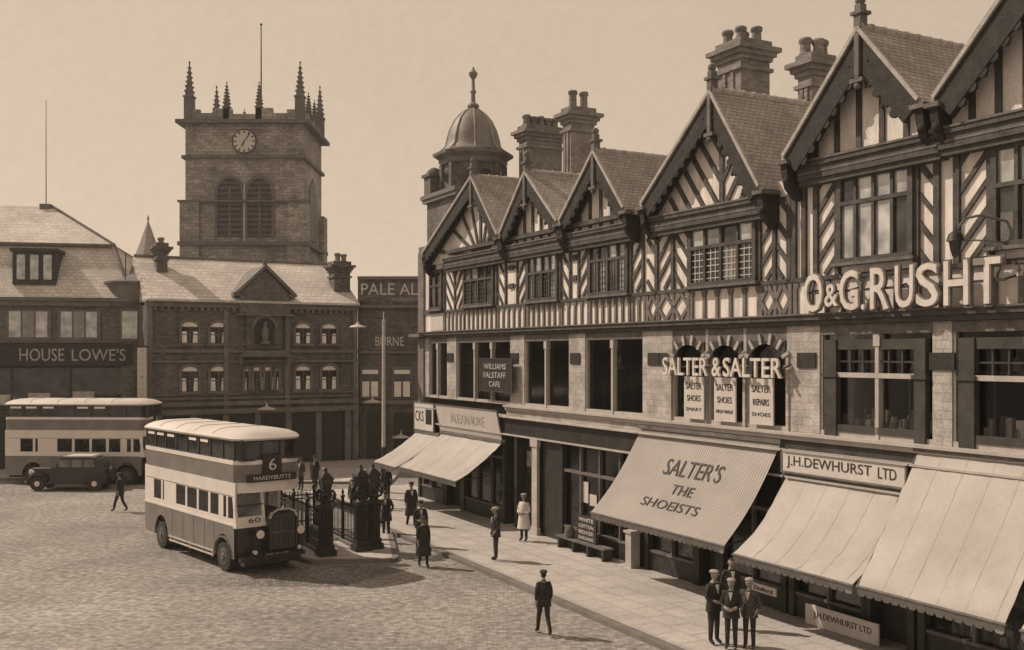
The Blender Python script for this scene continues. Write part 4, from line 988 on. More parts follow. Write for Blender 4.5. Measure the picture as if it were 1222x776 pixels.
# ------------------------------------------------------------------ left corner building with the furnisher's fascia
LX0, LY0, LX1, LY1 = -49.7, 57.5, -22.9, 63.2
LA = math.atan2(LY1 - LY0, LX1 - LX0); LL = math.hypot(LX1 - LX0, LY1 - LY0); LK = (LX0, LY0, LA)
def lu2(px, y):
    r_ = (px - 611) / 1218; c, n_ = math.cos(LA), math.sin(LA); return (r_ * (LY0 + c * y) - (LX0 - n_ * y)) / (c - r_ * n_)
def lu(px):
    r_ = (px - 611) / 1218; d = (math.cos(LA), math.sin(LA)); return (r_ * LY0 - LX0) / (d[0] - r_ * d[1])
T = Thing('corner_building', 'left corner building with big dark lettered fascia and mansard roof', 'building', LK, (LL / 2, 0, 0))
m = MB(); m.box(0, LL, 0, 12, 0, 10.3); T.part('wall', m, 'brick_market')
m = MB(); m.box(-.1, LL, -.35, 0, 10.3, 10.5); m.box(-.1, LL, -.2, 0, 10.0, 10.297); m.box(0, LL, -.12, 0, 7.75, 7.9); T.part('string_course', m, 'stone_market')
zr = 14.0
m = MB(); d = 2.6
m.add([(-.3, -.4, 10.5), (LL - .6, -.4, 10.5), (LL - 2.2, d, zr), (-.3, d, zr), (-.3, 12, 10.5), (LL - .6, 12, 10.5), (LL - 2.2, 11, zr), (-.3, 11, zr)], [(0, 1, 2, 3), (1, 5, 6, 2), (5, 4, 7, 6), (4, 0, 3, 7), (0, 4, 5, 1)])
ro = T.part('roof', m, 'slate')
m = MB(); xa = lu2(62, 6.5)
m.add([(-.3, d - .25, zr), (LL - 2.0, d - .25, zr), (xa, 6.5, 16.9), (-.3, 6.5, 16.9), (-.3, 11, zr), (LL - 2.0, 11, zr)], [(0, 1, 2, 3), (1, 5, 2), (5, 4, 3, 2), (4, 0, 3), (0, 4, 5, 1)])
T.part('upper_roof', m, 'slate', ro)
m = MB(); m.bar((-.3, d - .3, zr - .02), (LL - 2.0, d - .3, zr - .02), .14, .2); m.tube([(xa, 6.5, 16.95), (LL - 2.0, d - .25, zr + .03), (LL - .55, -.4, 10.55)], .09, 6); T.part('hip', m, 'stone_market', ro)
u0, u1 = lu(14), lu(66)
m = MB(); m.box(u0, u1, .15, 3, 11.3, 13.3); m.box(u0 - .15, u1 + .15, 0.05, 3, 13.3, 13.5); dm = T.part('dormer', m, 'dark_wood')
m = MB()
for i in range(3): a = u0 + .15 + i * (u1 - u0 - .2) / 3; m.box(a + .1, a + (u1 - u0) / 3 - .25, .11, .15, 11.6, 13.1)
T.part('pane', m, 'pale_glass', dm)
for a, b in ((-150, -102), (-85, -37), (10, 58), (72, 117)):
    u0, u1 = lu(a), lu(b); m = MB(); m.box(u0 - .15, u1 + .15, -.08, 0, 7.95, 9.75); m.box(u0 - .2, u1 + .2, -.15, 0, 7.9, 8.0); w = T.part('window', m, 'stone_market')
    m = MB(); n = 3
    for i in range(n): q = (u1 - u0) / n; m.box(u0 + i * q + .05, u0 + (i + 1) * q - .05, -.1, -.075, 8.08, 9.65, i % 2)
    T.part('pane', m, ['pale_glass', 'mid_glass'], w)
m = MB(); m.box(-.05, lu(158), -.32, 0, 6.35, 7.7); fa = T.part('fascia', m, 'dark_paint')
m = MB(); m.text('HOUSE', lu(25), lu(78), 6.65, 7.4, -.32, .03); T.part('lettering', m, 'letter_faint', fa)
m = MB(); m.text("LOWE'S", lu(87), lu(151), 6.65, 7.4, -.32, .03); T.part('lettering', m, 'letter_faint', fa)
m = MB(); m.box(0, lu(155), -.1, 0, 3.6, 6.3); sw = T.part('display_window', m, 'dark_paint')
m = MB(); m.box(.1, lu(153), -.125, -.102, 3.9, 6.2); T.part('pane', m, 'dark_glass', sw)
m = MB()
for i in range(9): u = .1 + i * (lu(153) - .1) / 8; m.box(u - .06, u + .06, -.2, -.05, 3.6, 6.3)
m.box(0, lu(155), -.22, 0, 3.5, 3.65); T.part('mullion', m, 'dark_wood', sw)
m = MB()
for i in range(26): u = random.uniform(1, lu(148)); w_ = random.uniform(.15, .8); m.box(u - w_, u + w_, -.15, -.126, 4.1, 4.1 + random.uniform(.2, 1.1))
m.box(.3, lu(151), -.14, -.126, 4.0, 4.1); T.part('window_display', m, 'goods_a', sw)
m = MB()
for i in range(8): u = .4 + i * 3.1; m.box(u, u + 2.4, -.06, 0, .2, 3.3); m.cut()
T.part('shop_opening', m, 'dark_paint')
# rounded corner turret with a flat lead cap
tc_ = (lu(156), 1.0, 0)
m = MB(); m.lathe(tc_, [(1.25, 0), (1.25, 10.6)], 20); tu = T.part('corner_turret', m, 'brick_market')
m = MB(); m.lathe(tc_, [(1.3, 10.1), (1.55, 10.3), (1.6, 11.3), (1.75, 11.45), (1.75, 11.55), (.9, 11.75), (.1, 12.1)], 20); T.part('turret_cap', m, 'stone_market', tu)
m = MB(); m.box(tc_[0] - .45, tc_[0] + .45, -.4, -.24, 8.0, 9.7); T.part('turret_window', m, 'pale_glass', tu)
m = MB(); m.box(tc_[0] - .6, tc_[0] + .6, -.3, -.2, 7.85, 9.85); T.part('window_frame', m, 'stone_market', tu)
m = MB(); m.cyl((lu(150), -.35, 10.4), (lu(151), -.3, 13.2), .03, n=6); T.part('mast', m, 'iron', tu)
# flagpole on the roof
m = MB(); fx = lu2(55, 6.5); m.box(fx - .35, fx + .35, 6.2, 6.8, 16.5, 17.05); m.cyl((fx, 6.5, 17.0), (fx, 6.5, 24.0), .035, .02, 6)
solo('flagpole', 'thin bare flagpole standing on the left corner building roof', 'flagpole', m, 'stone_market', LK, (fx, 6.5, 16.9))
T = Thing('brick_building', 'plain brick building standing left of the corner building', 'building', WORLD, (-62, 62, 0))
m = MB(); m.box(-76, -50.5, 58.5, 72, 0, 11.5); w = T.part('wall', m, 'brick_market')
m = MB(); m.prismx([(58.2, 11.5), (65.2, 15.2), (72.2, 11.5)], -76, -50.5); T.part('roof', m, 'slate')
for x in range(-74, -51, 3):
    for z in (3.6, 7.4):
        m = MB(); m.box(x - .65, x + .65, 58.4, 58.5, z, z + 2.0); wd_ = T.part('window', m, 'stone_market')
        m = MB(); m.box(x - .52, x + .52, 58.37, 58.399, z + .12, z + 1.9); T.part('pane', m, 'dark_glass', wd_)
# vertical banner
BX = PX(169.5, 60.0)
m = MB(); m.box(BX - .26, BX + .26, 59.95, 60.12, 3.4, 7.45); T = Thing('banner_sign', 'narrow white upright sign between the two left brick buildings', 'sign', WORLD, (BX, 60, 3.4)); T.part('board', m, 'sign_white')
m = MB(); m.box(BX - .3, BX + .3, 59.93, 60.14, 7.453, 7.55); m.bar((BX, 60.1, 4.0), (BX - .3, 61.8, 4.0), .06, .06); m.bar((BX, 60.1, 7.0), (BX - .3, 61.8, 7.0), .06, .06); T.part('bracket', m, 'iron')
random.seed(3); m = MB()
for i, ch in enumerate('FURNISHERS'): m.text(ch, BX - .13, BX + .13, 7.1 - i * .37, 7.3 - i * .37, 59.95, .01)
T.part('lettering', m, 'letter_faint')

# ------------------------------------------------------------------ double-decker buses
def make_bus(label, route='6', dest='HARDYBUTTS'):
    T = Thing('double_decker_bus', label, 'bus', WORLD, (0, 0, 0), 'double-decker buses in the square')
    W = 1.15; LB = 8.0      # body x from 0 (rear) to 8.0 (upper front)
    wheels_x = (1.55, 6.75)
    def side_panel(z0, z1, x0, x1, holes=None):
        pass
    # lower panels with wheel arches (offside y=-W, nearside y=+W)
    m = MB()
    def arch_side(y0, y1, xe):
        xs = []; pts = [(0, 1.55), (0, .62), (.12, .5)]
        for wx in wheels_x:
            if wx > xe: continue
            for i in range(11): a = math.pi - math.pi * i / 10; pts.append((wx + .62 * math.cos(a), .5 + .72 * math.sin(a)))
        pts += [(xe, .5), (xe, 1.55)]
        # strip faces between outline and top
        top = 1.55
        for p, q in zip(pts[1:-1], pts[2:-1]):
            m.add([(p[0], y0, p[1]), (q[0], y0, q[1]), (q[0], y0, top), (p[0], y0, top), (p[0], y1, p[1]), (q[0], y1, q[1]), (q[0], y1, top), (p[0], y1, top)],
                  [(0, 1, 2, 3), (7, 6, 5, 4), (0, 4, 5, 1), (3, 2, 6, 7)])
    arch_side(-W, -W + .06, 7.55); arch_side(W - .06, W, 6.3)
    m.box(0, .06, -W + .06, W - .06, .5, 1.55)
    body = T.part('body', m, 'bus_maroon')
    m = MB(); m.box(.07, 6.2, -W + .3, W - .3, .35, .6); m.box(.3, 7.6, -.45, .45, .4, .55); T.part('chassis', m, 'iron')
    # cream waist and lower-deck window band (with real openings)
    m = MB()
    for y0, y1, side in ((-W, -W + .05, -1), (W - .05, W, 1)):
        xe = 7.62 if side < 0 else 6.3
        m.box(-.0, xe, y0 - .012 * (side < 0), y1 + .012 * (side > 0), 1.55, 1.62)
        m.box(0, xe, y0, y1, 1.62, 1.78); m.box(0, xe, y0, y1, 2.48, 2.95)
        wins = [(.85, 1.55), (1.68, 1.82), (2.9, 3.72), (3.86, 4.68), (4.82, 5.6), (5.76, 6.4)] if side < 0 else [(.4, 1.2), (1.4, 2.3), (2.4, 3.3), (3.4, 4.3), (4.4, 5.3), (5.4, 6.2)]
        if side < 0: wins += [(6.75, 6.98), (7.1, 7.5)]
        x = 0
        for a, b in wins: m.box(x, a, y0, y1, 1.78, 2.48); x = b
        m.box(x, xe, y0, y1, 1.78, 2.48)
    m.box(0, .05, -W + .05, W - .05, 1.55, 2.95); m.box(6.25, 6.3, -.1, W - .05, 2.45, 2.95); m.box(6.25, 6.3, -.1, W - .05, 1.0, 1.85); m.box(6.26, 6.29, -.1, 0, 1.75, 2.45); m.box(6.26, 6.29, .5, .58, 1.75, 2.45); m.box(6.26, 6.29, 1.03, 1.1, 1.75, 2.45)
    cb = T.part('waistband', m, 'bus_cream')
    m = MB(); m.box(.03, 7.5, -W + .02, -W + .03, 1.75, 2.5); m.box(.03, 6.2, W - .03, W - .02, 1.75, 2.5); m.box(6.27, 6.28, 0, 1.05, 1.75, 2.45); T.part('pane', m, 'shop_glass', cb)
    m = MB()
    for i in range(6):
        for y in (-.62, .62): m.box(.9 + i * .88, 1.0 + i * .88, y - .4, y + .4, 1.0, 1.95); m.box(1.0 + i * .88, 1.4 + i * .88, y - .4, y + .4, 1.0, 1.15)
    m.box(.06, 6.25, -W + .06, W - .06, .85, .95); T.part('seats', m, 'dark_wood')
    # cab front: sloping windscreen, low panel
    m = MB()
    m.prismx([(-W, 1.5), (-.12, 1.5), (-.12, 1.82), (-W, 1.82)], 7.55, 7.68)
    m.box(7.5, 7.72, -W - .01, -.1, 1.5, 1.62)
    m.bar((7.62, -W + .04, 1.75), (7.45, -W + .04, 2.6), .09, .09); m.bar((7.62, -.16, 1.75), (7.45, -.16, 2.6), .09, .09); m.bar((7.6, -W, 1.8), (7.6, -.12, 1.8), .08, .08)
    m.box(6.3, 7.55, -.16, -.12, .95, 1.78)
    cab = T.part('cab', m, 'bus_cream')
    m = MB(); m.add([(7.60, -W + .05, 1.8), (7.60, -.15, 1.8), (7.46, -.15, 2.55), (7.46, -W + .05, 2.55)], [(0, 1, 2, 3)]); m.box(6.3, 7.5, -.15, -.14, 1.78, 2.5); T.part('windscreen', m, 'mid_glass', cab)
    m = MB(); m.bar((7.56, -W + .05, 2.2), (7.56, -.15, 2.2), .04, .05); T.part('windscreen_bar', m, 'dark_wood', cab)
    m = MB(); m.text('60', 0, .42, 0, .16, 0, .01, fn=lambda x, z, k: (7.685 + .01 * k, -.72 + x, 1.635 + z)); T.part('fleet_number', m, 'letter_dark', cab)
    m = MB(); m.box(7.3, 7.62, -W + .07, -.1, .55, 1.497); T.part('cab_skirt', m, 'car_black', cab)
    # bonnet, radiator
    m = MB(); pr = [(-.11, .6), (-.11, 1.7), (-.02, 1.88), (.2, 1.97), (.58, 1.97), (.8, 1.88), (.89, 1.7), (.89, .6)]
    m.prismx(pr, 6.3, 7.85); bo = T.part('bonnet', m, 'car_black')
    m = MB(); pr2 = [(-.08, .66), (-.1, 1.74), (0, 1.93), (.2, 2.02), (.58, 2.02), (.78, 1.93), (.88, 1.74), (.86, .66)]
    for p, q in zip(pr2[1:-1], pr2[2:-1]): m.bar((7.9, p[0], p[1]), (7.9, q[0], q[1]), .06, .12, up=(1, 0, 0))
    rad = T.part('radiator_shell', m, 'chrome')
    m = MB(); m.bar((7.9, pr2[0][0], pr2[0][1]), (7.9, pr2[1][0], pr2[1][1]), .07, .13, up=(1, 0, 0)); m.cut(); m.bar((7.9, pr2[-1][0], pr2[-1][1]), (7.9, pr2[-2][0], pr2[-2][1]), .07, .13, up=(1, 0, 0)); T.part('radiator_side', m, 'car_black', rad)
    m = MB(); m.prismx([(a, b) for a, b in pr2], 7.84, 7.9); T.part('radiator_core', m, 'iron', rad)
    m = MB()
    for i in range(11): m.box(7.9, 7.915, -.02 + i * .08, 0.0 + i * .08, .75, 1.85)
    m.box(7.9, 7.92, -.05, .84, 1.25, 1.29); T.part('grille', m, 'timber_worn_or_shaded', rad)
    m = MB(); m.lathe((7.9, .39, 2.03), [(.05, 0), (.05, .06), (.02, .1)], 8); T.part('radiator_cap', m, 'chrome', rad)
    for y in (-.45, 1.0):
        m = MB(); m.cyl((7.8, y, 1.28), (8.0, y, 1.28), .1, .15, 14); m.bar((7.9, y, 1.2), (7.9, y, .75), .04, .04); h = T.part('headlight', m, 'car_black')
        m = MB(); m.cyl((7.995, y, 1.28), (8.03, y, 1.28), .145, .12, 14); T.part('lens', m, 'lamp_glass', h)
    for y in (-.62, .95):
        m = MB(); m.cyl((7.85, y, .72), (8.0, y, .72), .05, .07, 10); T.part('sidelight', m, 'lamp_glass')
    m = MB(); m.box(7.9, 8.02, -W, W, .46, .6); m.box(7.7, 7.98, -1.0, 1.0, .3, .455); m.box(6.4, 7.9, -.75, .78, .45, .7); T.part('front_apron', m, 'car_black')
    m = MB(); m.box(7.99, 8.0, -.3, .6, .5, .66); T.part('number_plate', m, 'dark_paint')
    m = MB(); m.text('EK 8110', 0, .8, 0, .1, 0, .01, fn=lambda x, z, k: (8.002 + .006 * k, -.25 + x, .53 + z)); T.part('plate_number', m, 'letter_pale')
    # wheels and mudguards
    for wx in wheels_x:
        for sy in (-1, 1):
            m = MB(); y0 = sy * (W - .02); y1 = sy * (W - .30)
            m.cyl((wx, y0, .48), (wx, y1, .48), .48, n=24); m.cyl((wx, y0 + sy * .005, .48), (wx, y0 - sy * .04, .48), .44, n=24); wh = T.part('wheel', m, 'rubber')
            m = MB(); m.cyl((wx, y0 + sy * .02, .48), (wx, y0 - sy * .02, .48), .27, .29, 18); m.cyl((wx, y0 + sy * .06, .48), (wx, y0, .48), .1, .13, 12)
            for i in range(8): a = R(45 * i); m.ball((wx + .2 * math.cos(a), y0 + sy * .03, .48 + .2 * math.sin(a)), .025, n=5)
            T.part('hub', m, 'timber_worn_or_shaded', wh)
    for sy in (-1, 1):
        m = MB(); wx = 6.75
        for i in range(9):
            a, b = R(175 - 19 * i), R(175 - 19 * (i + 1)); y0, y1 = sorted((sy * (W + .04), sy * (W - .34)))
            p, q = (wx + .66 * math.cos(a), .5 + .62 * math.sin(a)), (wx + .66 * math.cos(b), .5 + .62 * math.sin(b))
            m.add([(p[0], y0, p[1]), (q[0], y0, q[1]), (q[0], y1, q[1]), (p[0], y1, p[1]), (p[0], y0, p[1] + .04), (q[0], y0, q[1] + .04), (q[0], y1, q[1] + .04), (p[0], y1, p[1] + .04)], [(0, 1, 2, 3), (7, 6, 5, 4), (0, 4, 5, 1), (2, 6, 7, 3)])
        T.part('mudguard', m, 'bus_maroon' if sy < 0 else 'car_black')
    m = MB(); m.prismx([(.85, .45), (1.14, .45), (1.14, 1.05), (.98, 1.2), (.85, 1.2)], 7.2, 7.86); T.part('wing_valance', m, 'car_black')
    m = MB()
    for z in (.42, .56): m.bar((2.3, -W + .01, z), (6.0, -W + .01, z), .05, .05)
    for x in (2.4, 4.1, 5.9): m.bar((x, -W + .02, .35), (x, -W + .02, .65), .04, .04)
    T.part('guard_rail', m, 'iron_pale')
    m = MB()
    for x in (2.55, 3.5, 4.4, 5.3, 6.05): m.box(x, x + .02, -W - .006, -W + .01, .56, 1.545)
    m.box(.1, 7.5, -W - .006, -W + .01, 2.5, 2.52); T.part('beading', m, 'timber_worn_or_shaded')
    # upper deck (slightly rounded in plan at the front)
    def ring(z, inset=0, front=0.0):
        pts = [(0 + inset, -W + .12 + inset), (.12 + inset, -W + inset), (min(7.5, 7.58 - inset + front), -W + inset), (7.78 - inset + front, -W + .22 + inset), (7.9 - inset + front, -min(.5, .8 - inset)), (7.9 - inset + front, min(.5, .8 - inset)), (7.78 - inset + front, W - .22 - inset), (min(7.5, 7.58 - inset + front), W - inset), (.12 + inset, W - inset), (0 + inset, W - .12 - inset)]
        return [(x, y, z) for x, y in pts]
    def band(z0, z1, i0=0, i1=0, f0=0, f1=0, cap=False):
        m = MB(); a, b = ring(z0, i0, f0), ring(z1, i1, f1); n = len(a)
        m.add(a + b, [(i, (i + 1) % n, (i + 1) % n + n, i + n) for i in range(n)] + [tuple(range(n - 1, -1, -1)), tuple(range(n, 2 * n))]); return m
    T.part('canopy_band', band(2.62, 2.95, 0, 0, -.05, -.05), 'bus_cream')
    T.part('upper_panel', band(2.953, 3.52, 0, 0, -.05, -.05), 'bus_maroon')
    m = band(3.523, 3.66, -.015, -.015, -.05, -.06); T.part('upper_waistband', m, 'bus_cream')
    # upper windows: pillars + glass + interior
    m = MB(); xs = [.14, 1.0, 1.95, 2.9, 3.85, 4.8, 5.75, 6.7, 7.5]
    for x in xs:
        for y0, y1 in ((-W, -W + .06), (W - .06, W)): m.box(x - .035, x + .035, y0, y1, 3.66, 4.3)
    for y in (-.93, -.33, .33, .93): m.box(7.72 if abs(y) > .6 else 7.79, 7.79 if abs(y) > .6 else 7.85, y - .03, y + .03, 3.66, 4.3)
    m.box(0, .05, -W + .1, W - .1, 3.66, 4.3)
    for y0, y1 in ((-W + .005, -W + .06), (W - .06, W - .005)): m.box(.05, 7.55, y0, y1, 3.64, 3.7); m.box(.05, 7.55, y0, y1, 4.24, 4.32)
    m.box(7.5, 7.84, -W + .1, W - .1, 3.64, 3.7); m.box(7.5, 7.84, -W + .1, W - .1, 4.24, 4.32); up = T.part('upper_window_frame', m, 'dark_wood')
    m = MB(); a, b = ring(3.66, .03, -.06), ring(4.32, .03, -.06); n = len(a); m.add(a + b, [(i, (i + 1) % n, (i + 1) % n + n, i + n) for i in range(n)]); T.part('upper_pane', m, 'dark_glass', up)
    m = MB()
    for i, x in enumerate(xs[:-1]):
        if i in (0, 1, 2, 4, 5): m.box(x + .15, x + .75, -W + .005, -W + .02, 4.12, 4.22)
    T.part('ventilator', m, 'curtain', up)
    # roof
    m = MB(); rr = [ring(4.30, -.05, .0), ring(4.36, -.06, .02), ring(4.46, .04, -.04), ring(4.56, .22, -.10), ring(4.62, .5, -.2)]; n = 10
    vs = [p for q in rr for p in q]; fs = [(k * n + i, k * n + (i + 1) % n, (k + 1) * n + (i + 1) % n, (k + 1) * n + i) for k in range(4) for i in range(n)] + [tuple(range(n - 1, -1, -1)), tuple(range(4 * n, 5 * n))]
    m.add(vs, fs); rf = T.part('roof', m, 'bus_roof')
    m = MB()
    for x in (1.4, 2.9, 4.4, 5.9): m.tube([(x, -W - .03, 4.36), (x, -W + .05, 4.47), (x, -W + .24, 4.57), (x, -W + .52, 4.625), (x, W - .52, 4.625), (x, W - .24, 4.57), (x, W - .05, 4.47)], .014, 5); m.cut()
    T.part('roof_rib', m, 'canvas', rf)
    # front destination boxes
    m = MB(); m.box(7.83, 7.95, -.32, .32, 3.2, 3.82); rb = T.part('route_box', m, 'dark_paint')
    m = MB(); m.text(route, 0, .26, 0, .38, 0, .01, fn=lambda x, z, k: (7.952 + .01 * k, -.13 + x, 3.32 + z)); T.part('route_number', m, 'letter_pale', rb)
    m = MB(); m.box(7.8, 7.93, -.85, .85, 2.965, 3.198); db = T.part('destination_box', m, 'dark_paint')
    m = MB(); m.text(dest, 0, 1.3, 0, .13, 0, .01, fn=lambda x, z, k: (7.932 + .008 * k, -.65 + x, 3.02 + z)); T.part('destination_text', m, 'letter_pale', db)
    return T.o
bus = make_bus('double-decker bus with route number 6, front and centre of the square')
hd = math.atan2(-.76, .65)
def put_bus(o, fx, fy, head):   # front offside corner of the upper deck at (fx, fy)
    c, s_ = math.cos(head), math.sin(head); lx, ly = 7.78, -1.15
    place(o, fx - (c * lx - s_ * ly), fy - (s_ * lx + c * ly), 0, head)
b2 = dup(bus); b2['label'] = 'second double-decker parked sideways behind the dark car'
put_bus(bus, -8.75, 32.5, hd)
put_bus(b2, -19.75, 55.0, R(-3))

# ------------------------------------------------------------------ dark saloon car, facing left
T = Thing('parked_car', 'dark old saloon car parked in front of the sideways bus', 'car', WORLD, (-23.05, 53.4, 0), yaw=0)
def cpt(x, y, z): return (-23.05 - x, 53.4 + y, z)     # x forward = picture left
m = MB(); prof = [(-2.0, .45), (1.75, .45), (1.85, .7), (1.8, 1.12), (.75, 1.2), (.4, 1.62), (.2, 1.72), (-1.35, 1.72), (-1.75, 1.6), (-2.05, 1.1), (-2.1, .7)]
cab_ = [(-1.75, 1.15), (.62, 1.15), (.36, 1.64), (.15, 1.74), (-1.3, 1.74), (-1.6, 1.6)]
for pr_, hw in (([(-2.05, .42), (.8, .42), (.8, 1.18), (-1.95, 1.18), (-2.12, .8)], .72), (cab_, .64)):
    m.prism([(-23.05 - x, z) for x, z in pr_][::-1], 53.4 - hw, 53.4 + hw)
m.prism([(-23.05 - x, z) for x, z in [(.8, .5), (1.85, .5), (1.85, 1.08), (1.75, 1.15), (.8, 1.2)]][::-1], 53.4 - .42, 53.4 + .42)
bd = T.part('body', m, 'car_black')
m = MB(); m.prism([(-23.05 - x, z) for x, z in [(-1.35, 1.72), (.2, 1.72), (.1, 1.8), (-1.3, 1.8)]][::-1], 53.4 - .6, 53.4 + .6); T.part('roof', m, 'cream_paint')
for a, b in ((-.2, .38), (-.85, -.28), (-1.45, -.93)):
    m = MB(); m.box(-23.05 - b, -23.05 - a, 53.4 - .65, 53.4 + .65, 1.22, 1.6); T.part('side_window', m, 'mid_glass')
m = MB(); m.box(-23.05 - 1.82, -23.05 - .82, 53.4 - .43, 53.4 - .3, 1.13, 1.17); T.part('bonnet_trim', m, 'chrome')
for wx in (1.45, -1.5):
    for sy in (-.68, .68):
        m = MB(); m.cyl((-23.05 - wx, 53.4 + sy - .08, .38), (-23.05 - wx, 53.4 + sy + .08, .38), .38, n=20); w = T.part('wheel', m, 'rubber')
        m = MB(); m.cyl((-23.05 - wx, 53.4 + sy - .1, .38), (-23.05 - wx, 53.4 + sy + .1, .38), .14, n=14); T.part('hub', m, 'lamp_glass', w)
        m = MB()
        for i in range(8):
            a, b = R(185 - 22 * i), R(185 - 22 * (i + 1)); p, q = (wx - .02 - .5 * math.cos(a), .36 + .5 * math.sin(a)), (wx - .02 - .5 * math.cos(b), .36 + .5 * math.sin(b))
            m.bar((-23.05 - p[0], 53.4 + sy, p[1]), (-23.05 - q[0], 53.4 + sy, q[1]), .05, .3)
        T.part('mudguard', m, 'car_black')
m = MB(); m.box(-23.05 - .95, -23.05 + 1.05, 53.4 - .88, 53.4 - .6, .36, .42); m.cut(); m.box(-23.05 - .95, -23.05 + 1.05, 53.4 + .6, 53.4 + .88, .36, .42); T.part('running_board', m, 'car_black')
m = MB(); m.box(-23.05 - 1.92, -23.05 - 1.84, 53.4 - .36, 53.4 + .36, .5, 1.12); T.part('radiator', m, 'chrome')
for sy in (-.48, .48):
    m = MB(); m.cyl((-23.05 - 1.95, 53.4 + sy, .95), (-23.05 - 1.7, 53.4 + sy, .95), .14, .06, 14); T.part('headlight', m, 'lamp_glass')
m = MB(); m.cyl((-23.05 + 2.2, 53.4, .85), (-23.05 + 2.05, 53.4, .85), .36, n=18); T.part('spare_wheel', m, 'rubber')
m = MB(); m.box(-23.05 - 2.12, -23.05 - 2.05, 53.4 - .7, 53.4 + .7, .45, .52); m.bar((-23.05 - 1.8, 53.4, .48), (-23.05 - 2.1, 53.4, .48), .05, .05); T.part('bumper', m, 'chrome')

# ------------------------------------------------------------------ iron railings and lamp pillars on the island
def fluted(label, x, y, group='ornate iron pillars at the railings'):
    T = Thing('iron_pillar', label, 'pillar', WORLD, (x, y, .12), group, yaw=A)
    m = MB(); m.box(x - .3, x + .3, y - .3, y + .3, .12, .32); m.box(x - .24, x + .24, y - .24, y + .24, .32, .5); T.part('plinth', m, 'iron')
    m = MB(); m.box(x - .17, x + .17, y - .17, y + .17, .5, 1.75)
    for i in range(4):
        for k in (-.11, 0, .11):
            dx, dy = ((k, -.19), (k, .19), (.19, k), (-.19, k))[i]; m.cyl((x + dx, y + dy, .52), (x + dx, y + dy, 1.72), .04, n=6)
    T.part('shaft', m, 'iron')
    m = MB(); m.box(x - .24, x + .24, y - .24, y + .24, 1.75, 1.86); m.lathe((x, y, 1.86), [(.2, 0), (.12, .1), (.1, .25), (.16, .32), (.12, .4)], 10)
    for i in range(4):
        a = R(90 * i + 45); c, s_ = math.cos(a), math.sin(a)
        m.tube([(x + .1 * c, y + .1 * s_, 1.95), (x + .32 * c, y + .32 * s_, 2.05), (x + .36 * c, y + .36 * s_, 2.25), (x + .26 * c, y + .26 * s_, 2.38), (x + .18 * c, y + .18 * s_, 2.3)], .045, 6); m.ball((x + .33 * c, y + .33 * s_, 2.2), .08, n=6)
    T.part('capital', m, 'iron')
    m = MB(); m.lathe((x, y, 2.24), [(.13, 0), (.27, .5)], 4, ph=R(45)); T.part('lantern', m, 'dark_glass')
    m = MB(); m.lathe((x, y, 2.74), [(.33, 0), (.31, .05), (.2, .16), (.1, .24), (.05, .27), (.07, .33), (.02, .42)], 4, ph=R(45))
    for i in range(4): a = R(90 * i + 45); m.bar((x + .13 * math.cos(a), y + .13 * math.sin(a), 2.24), (x + .275 * math.cos(a), y + .275 * math.sin(a), 2.75), .035, .035)
    m.lathe((x, y, 2.2), [(.18, 0), (.16, .05)], 4, ph=R(45)); T.part('lantern_cage', m, 'iron'); return T
fluted('ornate dark iron pillar beside the front of the bus', -6.44, 35.3)
fluted('ornate dark iron pillar at the right end of the railings', -5.35, 36.2)
fluted('ornate dark iron pillar standing just behind another, at the railing end', -4.98, 36.6)
dv = Vector((-.469, .883, 0))
def railing(label, p, n_len, gate=False):
    p = Vector((p[0], p[1], .12)); q = p + dv * n_len
    T = Thing('iron_railing', label, 'railing', WORLD, tuple(p), 'iron railings round the stairway')
    for z in (.28, 1.18, 1.32):
        m = MB(); m.bar(p + Vector((0, 0, z)), q + Vector((0, 0, z)), .05, .05, up=(0, 0, 1)); T.part('rail', m, 'iron')
    m = MB(); k = int(n_len / .16)
    for i in range(k + 1): a = p.lerp(q, i / k); m.cyl(a + Vector((0, 0, .05)), a + Vector((0, 0, 1.42)), .018, n=5); m.cyl(a + Vector((0, 0, 1.42)), a + Vector((0, 0, 1.55)), .035, .004, 5)
    T.part('picket', m, 'iron')
    for i in range(0, int(n_len / 1.8) + 1):
        a = p + dv * min(n_len, 1.8 * i + .02); m = MB(); m.box(a.x - .05, a.x + .05, a.y - .05, a.y + .05, .12, 1.75); m.lathe((a.x, a.y, 1.75), [(.08, 0), (.1, .06), (.03, .12), (.06, .2), (.01, .32)], 8); T.part('standard', m, 'iron')
    m = MB(); m.bar(p + Vector((0, 0, .03)), q + Vector((0, 0, .03)), .3, .14, up=(0, 0, 1)); T.part('base_kerb', m, 'kerb')
railing('iron railing running back from the right-hand pillar pair', (-5.45, 36.4), 5.4)
railing('iron railing partly hidden behind the bus bonnet', (-6.6, 35.6), 5.4)
p = Vector((-5.45, 36.4, .12)) + dv * 5.4; q = Vector((-6.6, 35.6, .12)) + dv * 5.4
T = Thing('iron_railing', 'short iron railing closing the far end of the stairway', 'railing', WORLD, tuple(p), 'iron railings round the stairway')
m = MB()
for z in (.28, 1.18, 1.32): m.bar(p + Vector((0, 0, z)), q + Vector((0, 0, z)), .05, .05, up=(0, 0, 1)); m.cut()
T.part('rail', m, 'iron'); m = MB()
for i in range(9): a = p.lerp(q, i / 8); m.cyl(a, a + Vector((0, 0, 1.5)), .018, n=5)
T.part('picket', m, 'iron')
